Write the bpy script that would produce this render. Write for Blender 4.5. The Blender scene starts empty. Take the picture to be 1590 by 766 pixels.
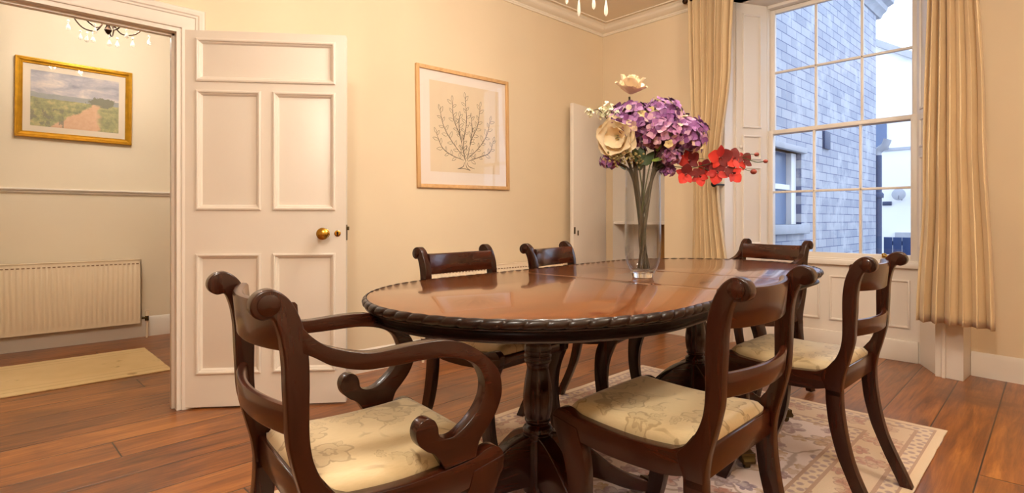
import bpy, bmesh, math, random
from mathutils import Vector, Matrix
PI = math.pi
random.seed(7)
scn = bpy.context.scene
COL = scn.collection

# ------------------------------------------------------------------ camera, world, exposure
FOCAL = 850.0
cam_d = bpy.data.cameras.new('camera'); cam = bpy.data.objects.new('camera', cam_d); COL.objects.link(cam)
cam_d.sensor_fit = 'HORIZONTAL'; cam_d.sensor_width = 36.0
cam_d.lens = 36.0 * FOCAL / 1590.0
cam_d.shift_y = -(383.0 - 342.0) / 1590.0
cam_d.clip_start = 0.02; cam_d.clip_end = 200
cam.location = (0, 0, 1.0)
cam.rotation_euler = (PI / 2, 0, math.radians(46.8))
scn.camera = cam
scn.view_settings.view_transform = 'Standard'
scn.view_settings.look = 'None'
scn.view_settings.gamma = 1.0
scn.view_settings.exposure = 0.88
scn.view_settings.use_curve_mapping = False
scn.cycles.max_bounces = 12
scn.cycles.transparent_max_bounces = 24
scn.cycles.diffuse_bounces = 5
scn.cycles.caustics_reflective = False
scn.cycles.caustics_refractive = False
scn.cycles.sample_clamp_indirect = 6.0

def lin(c):
    return tuple(((v / 255.0) / 12.92 if v / 255.0 <= 0.04045 else ((v / 255.0 + 0.055) / 1.055) ** 2.4) for v in c)
def rgba(c): return (*lin(c), 1.0)

SKY_STRENGTH = 1.7
world = bpy.data.worlds.new('overcast_sky'); scn.world = world; world.use_nodes = True
wn = world.node_tree; wn.nodes.clear()
wo = wn.nodes.new('ShaderNodeOutputWorld'); wb = wn.nodes.new('ShaderNodeBackground')
wg = wn.nodes.new('ShaderNodeTexNoise'); wg.inputs['Scale'].default_value = 2.0; wg.inputs['Detail'].default_value = 4
wr = wn.nodes.new('ShaderNodeValToRGB')
wr.color_ramp.elements[0].position = 0.3; wr.color_ramp.elements[0].color = (0.56, 0.72, 1.0, 1)
wr.color_ramp.elements[1].position = 0.7; wr.color_ramp.elements[1].color = (0.82, 0.90, 1.0, 1)
wn.links.new(wg.outputs['Fac'], wr.inputs['Fac']); wn.links.new(wr.outputs['Color'], wb.inputs['Color'])
wb.inputs['Strength'].default_value = SKY_STRENGTH
wn.links.new(wb.outputs['Background'], wo.inputs['Surface'])

WARM = (1.0, 0.74, 0.47)
def point_light(name, loc, power, radius, color=WARM):
    l = bpy.data.lights.new(name, 'POINT'); l.energy = power; l.shadow_soft_size = radius; l.color = color
    o = bpy.data.objects.new(name, l); COL.objects.link(o); o.location = loc
    return o
point_light('rear_fill_light', (-0.1, -0.3, 2.6), 66, 0.15, (1.0, 0.95, 0.86))  # added fill above and behind the camera, no real fixture
point_light('side_fill_light', (0.5, 1.9, 2.6), 34, 0.15, (1.0, 0.95, 0.86))  # extra out-of-view fill, added to brighten the right and window walls
def area_light(name, loc, rot, sx, sy, power, color):
    l = bpy.data.lights.new(name, 'AREA'); l.shape = 'RECTANGLE'; l.size = sx; l.size_y = sy; l.energy = power; l.color = color
    o = bpy.data.objects.new(name, l); COL.objects.link(o); o.location = loc; o.rotation_euler = rot
    return o

# ------------------------------------------------------------------ object helpers
def tag(o, label=None, cat=None, group=None, kind=None):
    if label: o['label'] = label
    if cat: o['category'] = cat
    if group: o['group'] = group
    if kind: o['kind'] = kind
    return o
def empty(name, loc=(0, 0, 0), rz=0, parent=None):
    o = bpy.data.objects.new(name, None); COL.objects.link(o); o.location = loc; o.rotation_euler = (0, 0, rz)
    o.empty_display_size = 0.1
    if parent: o.parent = parent
    return o
def obj(name, bm, mat, parent=None, smooth=40, loc=None, rot=None):
    me = bpy.data.meshes.new(name)
    bmesh.ops.recalc_face_normals(bm, faces=bm.faces[:])
    bm.to_mesh(me); bm.free()
    if isinstance(mat, (list, tuple)):
        for m in mat: me.materials.append(m)
    else: me.materials.append(mat)
    if smooth:
        me.polygons.foreach_set('use_smooth', [True] * len(me.polygons))
        me.set_sharp_from_angle(angle=math.radians(smooth))
    o = bpy.data.objects.new(name, me); COL.objects.link(o)
    if parent: o.parent = parent
    if loc: o.location = loc
    if rot: o.rotation_euler = rot
    return o
def copy_tree(o, parent=None):
    c = o.copy(); COL.objects.link(c); c.parent = parent
    for ch in list(o.children): copy_tree(ch, c)
    return c
def B(): return bmesh.new()

def box(bm, a, b, bev=0.0, seg=2, M=None, mi=0):
    x0, y0, z0 = a; x1, y1, z1 = b
    vs = [bm.verts.new(p) for p in ((x0,y0,z0),(x1,y0,z0),(x1,y1,z0),(x0,y1,z0),(x0,y0,z1),(x1,y0,z1),(x1,y1,z1),(x0,y1,z1))]
    fs = [bm.faces.new([vs[i] for i in f]) for f in ((3,2,1,0),(4,5,6,7),(0,1,5,4),(1,2,6,5),(2,3,7,6),(3,0,4,7))]
    for f in fs: f.material_index = mi
    if bev > 0:
        es = list({e for f in fs for e in f.edges})
        r = bmesh.ops.bevel(bm, geom=es, offset=bev, segments=seg, affect='EDGES', profile=0.5)
        vs = list({v for f in r['faces'] for v in f.verts} | {v for v in vs if v.is_valid})
    if M is not None: bmesh.ops.transform(bm, matrix=M, verts=[v for v in vs if v.is_valid])
    return vs
def rotbox(bm, c, size, rz, bev=0.0, mi=0):
    h = [s / 2 for s in size]
    M = Matrix.Translation(c) @ Matrix.Rotation(rz, 4, 'Z')
    return box(bm, (-h[0], -h[1], -h[2]), tuple(h), bev, 2, M, mi)

def spline(pts, n=6, closed=False):
    """Catmull-Rom through 2D/3D points"""
    P = [Vector(p) for p in pts]; N = len(P); out = []
    rng = range(N) if closed else range(N - 1)
    for i in rng:
        if closed: p0, p1, p2, p3 = P[(i-1) % N], P[i], P[(i+1) % N], P[(i+2) % N]
        else: p0, p1, p2, p3 = P[max(i-1, 0)], P[i], P[i+1], P[min(i+2, N-1)]
        for k in range(n):
            t = k / n
            out.append(0.5 * ((2*p1) + (-p0+p2)*t + (2*p0-5*p1+4*p2-p3)*t*t + (-p0+3*p1-3*p2+p3)*t*t*t))
    if not closed: out.append(P[-1].copy())
    return out

def prism(bm, outline, v0, v1, bev=0.005, seg=3, plane='XZ', mi=0):
    """extrude a closed outline (2D list) between v0 and v1 of the third axis"""
    def mk(p, v):
        if plane == 'XZ': return (p[0], v, p[1])
        if plane == 'XY': return (p[0], p[1], v)
        return (v, p[0], p[1])
    # drop near duplicates
    o = []
    for p in outline:
        if not o or (Vector(p[:2]) - Vector(o[-1])).length > 0.0008: o.append((p[0], p[1]))
    if (Vector(o[0]) - Vector(o[-1])).length < 0.0008: o.pop()
    a = [bm.verts.new(mk(p, v0)) for p in o]; b = [bm.verts.new(mk(p, v1)) for p in o]
    n = len(o)
    fa = bm.faces.new(a[::-1]); fb = bm.faces.new(b)
    fs = [fa, fb] + [bm.faces.new([a[i], a[(i+1) % n], b[(i+1) % n], b[i]]) for i in range(n)]
    for f in fs: f.material_index = mi
    bmesh.ops.recalc_face_normals(bm, faces=fs)
    vs = set(a) | set(b)
    if bev > 0:
        es = list(set(fa.edges) | set(fb.edges))
        r = bmesh.ops.bevel(bm, geom=es, offset=bev, segments=seg, affect='EDGES', profile=0.5, clamp_overlap=True)
        vs = {v for v in vs if v.is_valid} | {v for f in r['faces'] for v in f.verts}
    return list(vs)

def lathe(bm, prof, c=(0, 0, 0), seg=28, M=None, mi=0, close_top=True, close_bot=True, sx=1.0):
    rings = []
    for r, z in prof:
        rings.append([bm.verts.new((c[0] + sx*r*math.cos(2*PI*k/seg), c[1] + r*math.sin(2*PI*k/seg), c[2] + z)) for k in range(seg)])
    for a, b in zip(rings[:-1], rings[1:]):
        for k in range(seg):
            f = bm.faces.new([a[k], a[(k+1) % seg], b[(k+1) % seg], b[k]]); f.material_index = mi
    if close_bot and prof[0][0] > 1e-5: bm.faces.new(rings[0][::-1]).material_index = mi
    if close_top and prof[-1][0] > 1e-5: bm.faces.new(rings[-1]).material_index = mi
    vs = [v for r in rings for v in r]
    if M is not None: bmesh.ops.transform(bm, matrix=M, verts=vs)
    return vs

def tube(bm, pts, rad, seg=10, mi=0, caps=True, flat=1.0):
    P = [Vector(p) for p in pts]; n = len(P)
    if not hasattr(rad, '__len__'): rad = [rad] * n
    T = []
    for i in range(n):
        t = (P[min(i+1, n-1)] - P[max(i-1, 0)])
        T.append(t.normalized() if t.length > 1e-9 else Vector((0, 0, 1)))
    up = Vector((0, 0, 1)) if abs(T[0].z) < 0.9 else Vector((1, 0, 0))
    nrm = (up - T[0] * up.dot(T[0])).normalized()
    rings = []
    for i in range(n):
        nrm = (nrm - T[i] * nrm.dot(T[i]));
        nrm = nrm.normalized() if nrm.length > 1e-6 else Vector((1, 0, 0))
        bi = T[i].cross(nrm)
        rings.append([bm.verts.new(P[i] + (nrm * math.cos(2*PI*k/seg) * flat + bi * math.sin(2*PI*k/seg)) * rad[i]) for k in range(seg)])
    for a, b in zip(rings[:-1], rings[1:]):
        for k in range(seg):
            bm.faces.new([a[k], a[(k+1) % seg], b[(k+1) % seg], b[k]]).material_index = mi
    if caps:
        bm.faces.new(rings[0][::-1]).material_index = mi; bm.faces.new(rings[-1]).material_index = mi
    return [v for r in rings for v in r]

def sphere(bm, c, r, sc=(1, 1, 1), sub=2, mi=0, M=None):
    rr = bmesh.ops.create_icosphere(bm, subdivisions=sub, radius=1.0)
    m = Matrix.Translation(c) @ Matrix.Diagonal((r*sc[0], r*sc[1], r*sc[2], 1))
    if M is not None: m = M @ m
    bmesh.ops.transform(bm, matrix=m, verts=rr['verts'])
    for v in rr['verts']:
        for f in v.link_faces: f.material_index = mi
    return rr['verts']

def sweep_profile(bm, path, prof, closed=False, inward=1):
    """path: list of (x,y); prof: list of (offset along left normal, z). mitred."""
    n = len(path); P = [Vector((p[0], p[1])) for p in path]; rings = []
    for i in range(n):
        if closed: d0 = (P[i] - P[(i-1) % n]).normalized(); d1 = (P[(i+1) % n] - P[i]).normalized()
        else:
            d0 = (P[i] - P[i-1]).normalized() if i > 0 else (P[1] - P[0]).normalized()
            d1 = (P[i+1] - P[i]).normalized() if i < n-1 else d0
        n0 = Vector((-d0.y, d0.x)); n1 = Vector((-d1.y, d1.x))
        m = (n0 + n1)
        if m.length < 1e-6: m = n0
        m.normalize(); k = 1.0 / max(0.3, m.dot(n0))
        rings.append([bm.verts.new((P[i].x + m.x*k*o*inward, P[i].y + m.y*k*o*inward, z)) for o, z in prof])
    q = len(prof)
    rng = range(n) if closed else range(n - 1)
    for i in rng:
        a, b = rings[i], rings[(i+1) % n]
        for k in range(q - 1): bm.faces.new([a[k], b[k], b[k+1], a[k+1]])
    if not closed:
        for r in (rings[0], rings[-1]):
            if q > 2:
                try: bm.faces.new(r)
                except Exception: pass

# ------------------------------------------------------------------ material helper
class MT:
    def __init__(s, name):
        s.m = bpy.data.materials.new(name); s.m.use_nodes = True; s.nt = s.m.node_tree; s.nt.nodes.clear()
        s.out = s.nt.nodes.new('ShaderNodeOutputMaterial')
        s.b = s.nt.nodes.new('ShaderNodeBsdfPrincipled'); s.nt.links.new(s.b.outputs[0], s.out.inputs[0])
    def n(s, t, **kw):
        nd = s.nt.nodes.new('ShaderNode' + t)
        for k, v in kw.items(): setattr(nd, k, v)
        return nd
    def link(s, a, b): s.nt.links.new(a, b)
    def put(s, v, sock):
        if isinstance(v, (int, float)): sock.default_value = v
        elif isinstance(v, (tuple, list)): sock.default_value = (*v, 1.0)[:len(sock.default_value)] if len(v) < len(sock.default_value) else v
        else: s.link(v, sock)
    def obj(s): return s.n('TexCoord').outputs['Object']
    def gen(s): return s.n('TexCoord').outputs['Generated']
    def pos(s): return s.n('NewGeometry').outputs['Position']
    def island(s): return s.n('NewGeometry').outputs['Random Per Island']
    def map(s, v, scale=(1, 1, 1), loc=(0, 0, 0), rot=(0, 0, 0)):
        m = s.n('Mapping'); s.link(v, m.inputs[0]); m.inputs['Location'].default_value = loc
        m.inputs['Rotation'].default_value = rot; m.inputs['Scale'].default_value = scale
        return m.outputs[0]
    def noise(s, v, scale=5, detail=3, rough=0.5, dist=0.0, col=False):
        t = s.n('TexNoise'); s.link(v, t.inputs['Vector']); t.inputs['Scale'].default_value = scale
        t.inputs['Detail'].default_value = detail; t.inputs['Roughness'].default_value = rough
        t.inputs['Distortion'].default_value = dist
        return t.outputs['Color' if col else 'Fac']
    def vor(s, v, scale=5, feature='F1', rnd=1.0, out='Distance'):
        t = s.n('TexVoronoi', feature=feature); s.link(v, t.inputs['Vector']); t.inputs['Scale'].default_value = scale
        t.inputs['Randomness'].default_value = rnd
        return t.outputs[out]
    def white(s, v, dim='1D'):
        t = s.n('TexWhiteNoise', noise_dimensions=dim); s.link(v, t.inputs['W' if dim == '1D' else 'Vector']); return t.outputs['Value']
    def math(s, op, a, b=0.0, c=None):
        t = s.n('Math', operation=op); s.put(a, t.inputs[0]); s.put(b, t.inputs[1])
        if c is not None: s.put(c, t.inputs[2])
        return t.outputs[0]
    def xyz(s, v):
        t = s.n('SeparateXYZ'); s.link(v, t.inputs[0]); return t.outputs
    def comb(s, x, y, z):
        t = s.n('CombineXYZ'); s.put(x, t.inputs[0]); s.put(y, t.inputs[1]); s.put(z, t.inputs[2]); return t.outputs[0]
    def ramp(s, f, stops, interp='LINEAR'):
        t = s.n('ValToRGB'); s.link(f, t.inputs[0]); cr = t.color_ramp; cr.interpolation = interp
        while len(cr.elements) < len(stops): cr.elements.new(0.5)
        for e, (p, c) in zip(cr.elements, stops):
            e.position = p; e.color = (c, c, c, 1) if isinstance(c, (int, float)) else rgba(c)
        return t.outputs[0]
    def mix(s, f, a, b, mode='MIX'):
        t = s.n('Mix', data_type='RGBA', blend_type=mode)
        s.put(f, t.inputs[0])
        for v, i in ((a, 6), (b, 7)):
            if isinstance(v, tuple): t.inputs[i].default_value = rgba(v)
            else: s.link(v, t.inputs[i])
        return t.outputs[2]
    def step(s, v, a, b):
        t = s.n('MapRange', interpolation_type='SMOOTHSTEP'); s.put(v, t.inputs[0])
        t.inputs[1].default_value = a; t.inputs[2].default_value = b
        return t.outputs[0]
    def col(s, v):
        if isinstance(v, tuple): s.b.inputs['Base Color'].default_value = rgba(v)
        else: s.link(v, s.b.inputs['Base Color'])
        return s
    def set(s, **kw):
        for k, v in kw.items(): s.put(v, s.b.inputs[k.replace('_', ' ')])
        return s
    def bump(s, h, strength=0.2, dist=0.01):
        t = s.n('Bump'); s.link(h, t.inputs['Height']); t.inputs['Strength'].default_value = strength
        t.inputs['Distance'].default_value = dist; s.link(t.outputs[0], s.b.inputs['Normal']); return s

def plain(name, c, rough=0.5, metal=0.0, var=0.05, scale=6, **kw):
    t = MT(name); p = t.obj(); f = t.noise(p, scale, 3)
    d = tuple(max(0, int(v * (1 - var * 2.2))) for v in c)
    t.col(t.mix(f, d, tuple(min(255, int(v * (1 + var * 0.6))) for v in c)))
    t.set(Roughness=rough, Metallic=metal, **kw)
    t.bump(t.noise(p, scale * 12, 2), 0.05, 0.002)
    return t.m

def wood(name, dark, light, rough=0.25, axis=2, sc=9.0, coat=0.3, grain=14.0):
    t = MT(name); s3 = [grain, grain, grain]; s3[axis] = grain * 0.09
    p = t.map(t.obj(), tuple(s3))
    f = t.noise(p, 1.6, 6, 0.62, 0.6)
    g = t.noise(t.map(t.obj(), tuple(v * 5 for v in s3)), 1.5, 3, 0.6)
    k = t.math('ADD', t.math('MULTIPLY', f, 0.75), t.math('MULTIPLY', g, 0.25))
    t.col(t.ramp(k, [(0.32, dark), (0.68, light)]))
    t.set(Roughness=rough, Coat_Weight=coat, Coat_Roughness=0.10, Specular_IOR_Level=0.38)
    return t.m

# ---- materials
M = {}
M['wall'] = plain('cream_wall_paint', (226, 206, 174), 0.62, var=0.018, scale=1.5)
M['wall_hall'] = plain('pale_hall_paint', (232, 218, 192), 0.62, var=0.015, scale=1.5)
M['white'] = plain('white_gloss_paint', (226, 216, 204), 0.34, var=0.012, scale=3)
M['ceil'] = plain('ceiling_paint', (236, 222, 200), 0.7, var=0.012, scale=2)
M['mahog'] = wood('mahogany', (23, 7, 3), (56, 21, 9), 0.25, 2, coat=0.12)
M['mahogx'] = wood('mahogany_rail', (25, 8, 3), (60, 23, 10), 0.25, 0, coat=0.12)
M['mahogy'] = wood('mahogany_cross', (30, 10, 4), (74, 30, 13), 0.23, 1, coat=0.2)
M['tabdark'] = wood('dark_mahogany', (16, 6, 3), (38, 14, 7), 0.34, 1, coat=0.1)
def table_top_mat():
    t = MT('tabletop_mahogany'); p = t.map(t.obj(), (26, 2.0, 10))
    f = t.noise(p, 1.4, 6, 0.6, 0.5); g = t.noise(t.map(t.obj(), (150, 8, 20)), 1.4, 3)
    k = t.math('ADD', t.math('MULTIPLY', f, 0.7), t.math('MULTIPLY', g, 0.3))
    t.col(t.ramp(k, [(0.30, (86, 42, 15)), (0.5, (110, 58, 23)), (0.70, (132, 76, 33))]))
    t.set(Roughness=0.16, Coat_Weight=0.45, Coat_Roughness=0.05)
    t.bump(t.noise(t.obj(), 3, 2), 0.02, 0.01)
    return t.m
M['tabtop'] = table_top_mat()
M['brass'] = plain('brass', (205, 160, 70), 0.22, 1.0, 0.05)
M['oldbrass'] = plain('worn_brass', (92, 76, 48), 0.38, 1.0, 0.1)
M['bronze'] = plain('dark_bronze', (62, 42, 28), 0.35, 0.9, 0.08)
M['iron'] = plain('black_iron', (30, 26, 26), 0.4, 0.5, 0.05)
M['gilt'] = plain('gilt_frame', (226, 168, 48), 0.34, 0.6, 0.1, 20)
M['oak'] = wood('pale_oak', (196, 150, 96), (222, 180, 128), 0.4, 2, coat=0.1, grain=18)
M['oaky'] = wood('pale_oak_rail', (196, 150, 96), (222, 180, 128), 0.4, 1, coat=0.1, grain=18)
M['radw'] = plain('radiator_enamel', (236, 216, 186), 0.35, var=0.01)
M['radslot'] = plain('radiator_grille', (150, 116, 84), 0.6, var=0.03)
M['ochre'] = plain('ochre_board', (150, 104, 44), 0.5, var=0.06)

def floor_mat():
    t = MT('pine_floorboards')
    p = t.map(t.pos(), (1, 1, 1), rot=(0, 0, math.radians(-2.0)))
    x, y, z = t.xyz(p)
    W_ = 0.215
    xi = t.math('DIVIDE', x, W_); k = t.math('FLOOR', xi); fr = t.math('FRACT', xi)
    r1 = t.white(k)
    yl = t.math('ADD', t.math('DIVIDE', y, 3.3), t.math('MULTIPLY', r1, 7.0)); yk = t.math('FLOOR', yl); yf = t.math('FRACT', yl)
    r2 = t.white(t.comb(k, yk, 0.0), '3D')
    gv = t.comb(t.math('MULTIPLY', x, 16.0), t.math('ADD', t.math('MULTIPLY', y, 1.6), t.math('MULTIPLY', r2, 30.0)), 0.0)
    g = t.noise(gv, 1.0, 6, 0.65, 1.2)
    g2 = t.noise(t.comb(t.math('MULTIPLY', x, 90.0), t.math('MULTIPLY', y, 4.0), r2), 1.0, 4, 0.6, 0.3)
    kk = t.math('ADD', t.math('MULTIPLY', g, 0.7), t.math('MULTIPLY', g2, 0.3))
    kk = t.math('ADD', kk, t.math('MULTIPLY', t.math('SUBTRACT', r2, 0.5), 0.14))
    c = t.ramp(kk, [(0.30, (64, 31, 12)), (0.42, (110, 60, 24)), (0.56, (144, 84, 34)), (0.74, (184, 120, 56))])
    wear = t.noise(p, 1.7, 5, 0.6)
    c = t.mix(t.step(wear, 0.50, 0.74), c, (96, 58, 36))
    kn = t.vor(t.comb(t.math('MULTIPLY', x, 4.6), t.math('MULTIPLY', y, 1.5), 0.0), 1.0)
    c = t.mix(t.math('SUBTRACT', 1.0, t.step(kn, 0.03, 0.09)), c, (64, 30, 14))
    e = t.math('MINIMUM', fr, t.math('SUBTRACT', 1.0, fr))
    ey = t.math('MULTIPLY', t.math('MINIMUM', yf, t.math('SUBTRACT', 1.0, yf)), 15.0)
    e2 = t.math('MINIMUM', e, ey)
    gap = t.math('SUBTRACT', 1.0, t.step(e2, 0.007, 0.018))
    c = t.mix(gap, c, (30, 14, 8))
    t.col(c)
    t.set(Roughness=t.math('ADD', 0.22, t.math('MULTIPLY', wear, 0.22)), Coat_Weight=0.15, Coat_Roughness=0.2)
    h = t.math('ADD', t.math('MULTIPLY', g2, 0.15), t.math('MULTIPLY', t.step(e2, 0.0, 0.04), 1.0))
    t.bump(h, 0.35, 0.004)
    return t.m
M['floor'] = floor_mat()

def warp(t, p, scale, amt):
    w = t.n('VectorMath', operation='ADD'); t.link(p, w.inputs[0])
    nz = t.noise(p, scale, 3, 0.5, 0, True); c = t.n('VectorMath', operation='SUBTRACT'); t.link(nz, c.inputs[0]); c.inputs[1].default_value = (0.5, 0.5, 0.5)
    sc = t.n('VectorMath', operation='SCALE'); t.link(c.outputs[0], sc.inputs[0]); sc.inputs['Scale'].default_value = amt
    t.link(sc.outputs[0], w.inputs[1]); return w.outputs[0]
def flowers(t, q, scale, rad, petals, rnd=0.8):
    """round petalled figures on a jittered grid: returns (fill, outline, cell colour)"""
    x, y, z = t.xyz(q); q2 = t.comb(x, y, 0.0)
    v = t.n('TexVoronoi', feature='F1'); v.voronoi_dimensions = '2D'; t.link(q2, v.inputs['Vector']); v.inputs['Scale'].default_value = scale; v.inputs['Randomness'].default_value = rnd
    px, py, pz = t.xyz(v.outputs['Position'])
    dx = t.math('SUBTRACT', x, px); dy = t.math('SUBTRACT', y, py); cc = t.xyz(v.outputs['Color'])
    th = t.math('ADD', t.math('ARCTAN2', dy, dx), t.math('MULTIPLY', cc[0], 6.0)); r = t.math('MULTIPLY', v.outputs['Distance'], 1.0)
    pr = t.math('MULTIPLY', rad, t.math('ADD', 0.62, t.math('MULTIPLY', 0.38, t.math('ABSOLUTE', t.math('SINE', t.math('MULTIPLY', th, petals / 2.0))))))
    pr = t.math('MULTIPLY', pr, t.math('ADD', 0.7, t.math('MULTIPLY', cc[1], 0.5)))
    d = t.math('SUBTRACT', r, pr)
    fill = t.math('SUBTRACT', 1.0, t.step(d, -0.02, 0.01)); line = t.math('SUBTRACT', 1.0, t.step(t.math('ABSOLUTE', d), 0.012, 0.035))
    core = t.math('SUBTRACT', 1.0, t.step(t.math('ABSOLUTE', t.math('SUBTRACT', r, t.math('MULTIPLY', pr, 0.35))), 0.015, 0.035))
    rib = t.math('MULTIPLY', fill, t.step(t.math('ABSOLUTE', t.math('SINE', t.math('MULTIPLY', th, petals / 2.0))), 0.25, 0.0))
    return fill, t.math('MAXIMUM', t.math('MAXIMUM', line, core), t.math('MULTIPLY', rib, 0.7)), cc
def damask_mat():
    t = MT('damask_upholstery'); p = t.obj(); q = warp(t, p, 14, 0.075)
    f1, l1, c1 = flowers(t, q, 6.8, 0.36, 5.0)
    f2, l2, c2 = flowers(t, t.map(q, (1, 1, 1), (0.35, 0.21, 0)), 15.0, 0.36, 6.0)
    big = t.math('GREATER_THAN', c1[2], 0.35); sm = t.math('GREATER_THAN', c2[2], 0.55)
    vine = t.math('SUBTRACT', 1.0, t.step(t.vor(warp(t, p, 5, 0.16), 6.2, 'DISTANCE_TO_EDGE'), 0.012, 0.035))
    vm = t.step(t.noise(p, 6, 2), 0.50, 0.56)
    fig = t.math('MAXIMUM', t.math('MULTIPLY', big, t.math('MAXIMUM', t.math('MULTIPLY', f1, 0.30), l1)), t.math('MULTIPLY', t.math('MULTIPLY', vine, vm), 0.9))
    fig = t.math('MAXIMUM', fig, t.math('MULTIPLY', t.math('MULTIPLY', sm, t.math('SUBTRACT', 1.0, f1)), t.math('MAXIMUM', t.math('MULTIPLY', f2, 0.3), t.math('MULTIPLY', l2, 0.8))))
    wash = t.step(t.noise(p, 3.0, 2), 0.35, 0.7); fig = t.math('MULTIPLY', fig, t.math('ADD', 0.6, t.math('MULTIPLY', wash, 0.4)))
    weave = t.noise(t.map(p, (60, 420, 60)), 1.0, 2)
    base = t.mix(t.math('ADD', t.math('MULTIPLY', weave, 0.5), t.math('MULTIPLY', t.noise(p, 4, 3), 0.5)), (178, 156, 116), (212, 190, 150))
    c = t.mix(t.math('MULTIPLY', fig, 0.95), base, (122, 96, 58))
    t.col(c); t.set(Roughness=0.45, Sheen_Weight=0.3)
    t.bump(t.math('ADD', t.math('MULTIPLY', weave, 0.4), fig), 0.12, 0.002)
    return t.m
M['damask'] = damask_mat()

def curtain_mat():
    t = MT('cream_curtain_cloth'); p = t.obj()
    wv = t.noise(t.map(p, (260, 260, 60)), 1.0, 2); f = t.noise(p, 5, 3)
    t.col(t.mix(t.math('ADD', t.math('MULTIPLY', wv, 0.5), t.math('MULTIPLY', f, 0.5)), (200, 172, 130), (222, 196, 154)))
    t.set(Roughness=0.75, Sheen_Weight=0.2)
    t.bump(wv, 0.08, 0.001)
    return t.m
M['curtain'] = curtain_mat()

def rug_mat():
    t = MT('floral_rug_pile'); p = t.obj(); x, y, z = t.xyz(p)
    HW, HL = 0.825, 1.45
    dx = t.math('SUBTRACT', HW, t.math('ABSOLUTE', x)); dy = t.math('SUBTRACT', HL, t.math('ABSOLUTE', y))
    d = t.math('MINIMUM', dx, dy)
    q = warp(t, p, 6, 0.07)
    cream = (222, 206, 204); mauve = (148, 118, 126); tan = (182, 148, 114); grey = (136, 118, 134); rose = (178, 120, 106)
    f1, l1, c1 = flowers(t, q, 4.6, 0.40, 7.0, 0.55)
    mot = t.ramp(c1[0], [(0.0, tan), (0.33, mauve), (0.6, grey), (0.85, rose)], 'CONSTANT')
    vine = t.math('SUBTRACT', 1.0, t.step(t.vor(warp(t, p, 4, 0.2), 4.0, 'DISTANCE_TO_EDGE'), 0.010, 0.035))
    field = t.mix(t.math('MULTIPLY', vine, 0.75), cream, (150, 124, 110))
    f2, l2, c2 = flowers(t, t.map(q, (1, 1, 1), (0.13, 0.37, 0)), 11.0, 0.40, 5.0)
    mot2 = t.ramp(c2[0], [(0.0, mauve), (0.4, tan), (0.7, grey)], 'CONSTANT')
    blotch = t.step(t.noise(p, 26, 3, 0.6), 0.40, 0.60)
    field = t.mix(t.math('MULTIPLY', t.math('MULTIPLY', f2, t.math('GREATER_THAN', c2[2], 0.30)), t.math('ADD', 0.5, t.math('MULTIPLY', blotch, 0.5))), field, mot2)
    field = t.mix(t.math('MULTIPLY', f1, t.math('ADD', 0.45, t.math('MULTIPLY', blotch, 0.5))), field, mot)
    field = t.mix(t.math('MULTIPLY', l1, 0.55), field, (120, 92, 90))
    # border
    f3, l3, c3 = flowers(t, t.map(q, (1, 1, 1), (0.05, 0.02, 0)), 8.0, 0.42, 6.0)
    bor = t.mix(t.math('MULTIPLY', f3, t.math('ADD', 0.3, t.math('MULTIPLY', blotch, 0.55))), (214, 190, 164), rose)
    bor = t.mix(t.math('MULTIPLY', l3, 0.5), bor, (136, 100, 92))
    vs = t.vor(t.map(p, (1, 1, 1), rot=(0, 0, 0.6)), 26.0, rnd=0.35); gd = t.mix(t.math('MULTIPLY', t.math('SUBTRACT', 1.0, t.step(vs, 0.25, 0.45)), 0.75), (218, 196, 170), mauve)
    def band(a, b): return t.math('MULTIPLY', t.math('GREATER_THAN', d, a), t.math('LESS_THAN', d, b))
    c = field
    c = t.mix(band(0.0, 0.34), c, gd)
    c = t.mix(band(0.10, 0.27), c, bor)
    for a, b in ((0.33, 0.345), (0.265, 0.28), (0.095, 0.11), (0.035, 0.045)): c = t.mix(band(a, b), c, (176, 142, 120))
    c = t.mix(band(0.0, 0.035), c, (222, 198, 168))
    pile = t.noise(p, 260, 2)
    c = t.mix(t.math('MULTIPLY', pile, 0.22), c, (120, 96, 86))
    t.col(c); t.set(Roughness=0.95, Sheen_Weight=0.25)
    t.bump(pile, 0.5, 0.004)
    return t.m
M['rug'] = rug_mat()
def runner_mat():
    t = MT('cream_runner_pile'); p = t.obj()
    nz = t.noise(p, 5, 3); v = t.vor(t.map(p, (1, 1, 1)), 7.0)
    blob = t.math('MULTIPLY', t.math('SUBTRACT', 1.0, t.step(v, 0.14, 0.26)), t.step(t.noise(p, 12, 3), 0.42, 0.56))
    x, y, z = t.xyz(p)
    d = t.math('SUBTRACT', 0.43, t.math('ABSOLUTE', x))
    c = t.mix(nz, (206, 174, 124), (226, 198, 150))
    c = t.mix(t.math('MULTIPLY', blob, 0.7), c, (150, 118, 76))
    for a, b in ((0.07, 0.08), (0.15, 0.158)):
        c = t.mix(t.math('MULTIPLY', t.math('MULTIPLY', t.math('GREATER_THAN', d, a), t.math('LESS_THAN', d, b)), 0.5), c, (168, 132, 88))
    t.col(c); t.set(Roughness=0.95); t.bump(t.noise(p, 240, 2), 0.4, 0.004)
    return t.m
M['runner'] = runner_mat()

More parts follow.
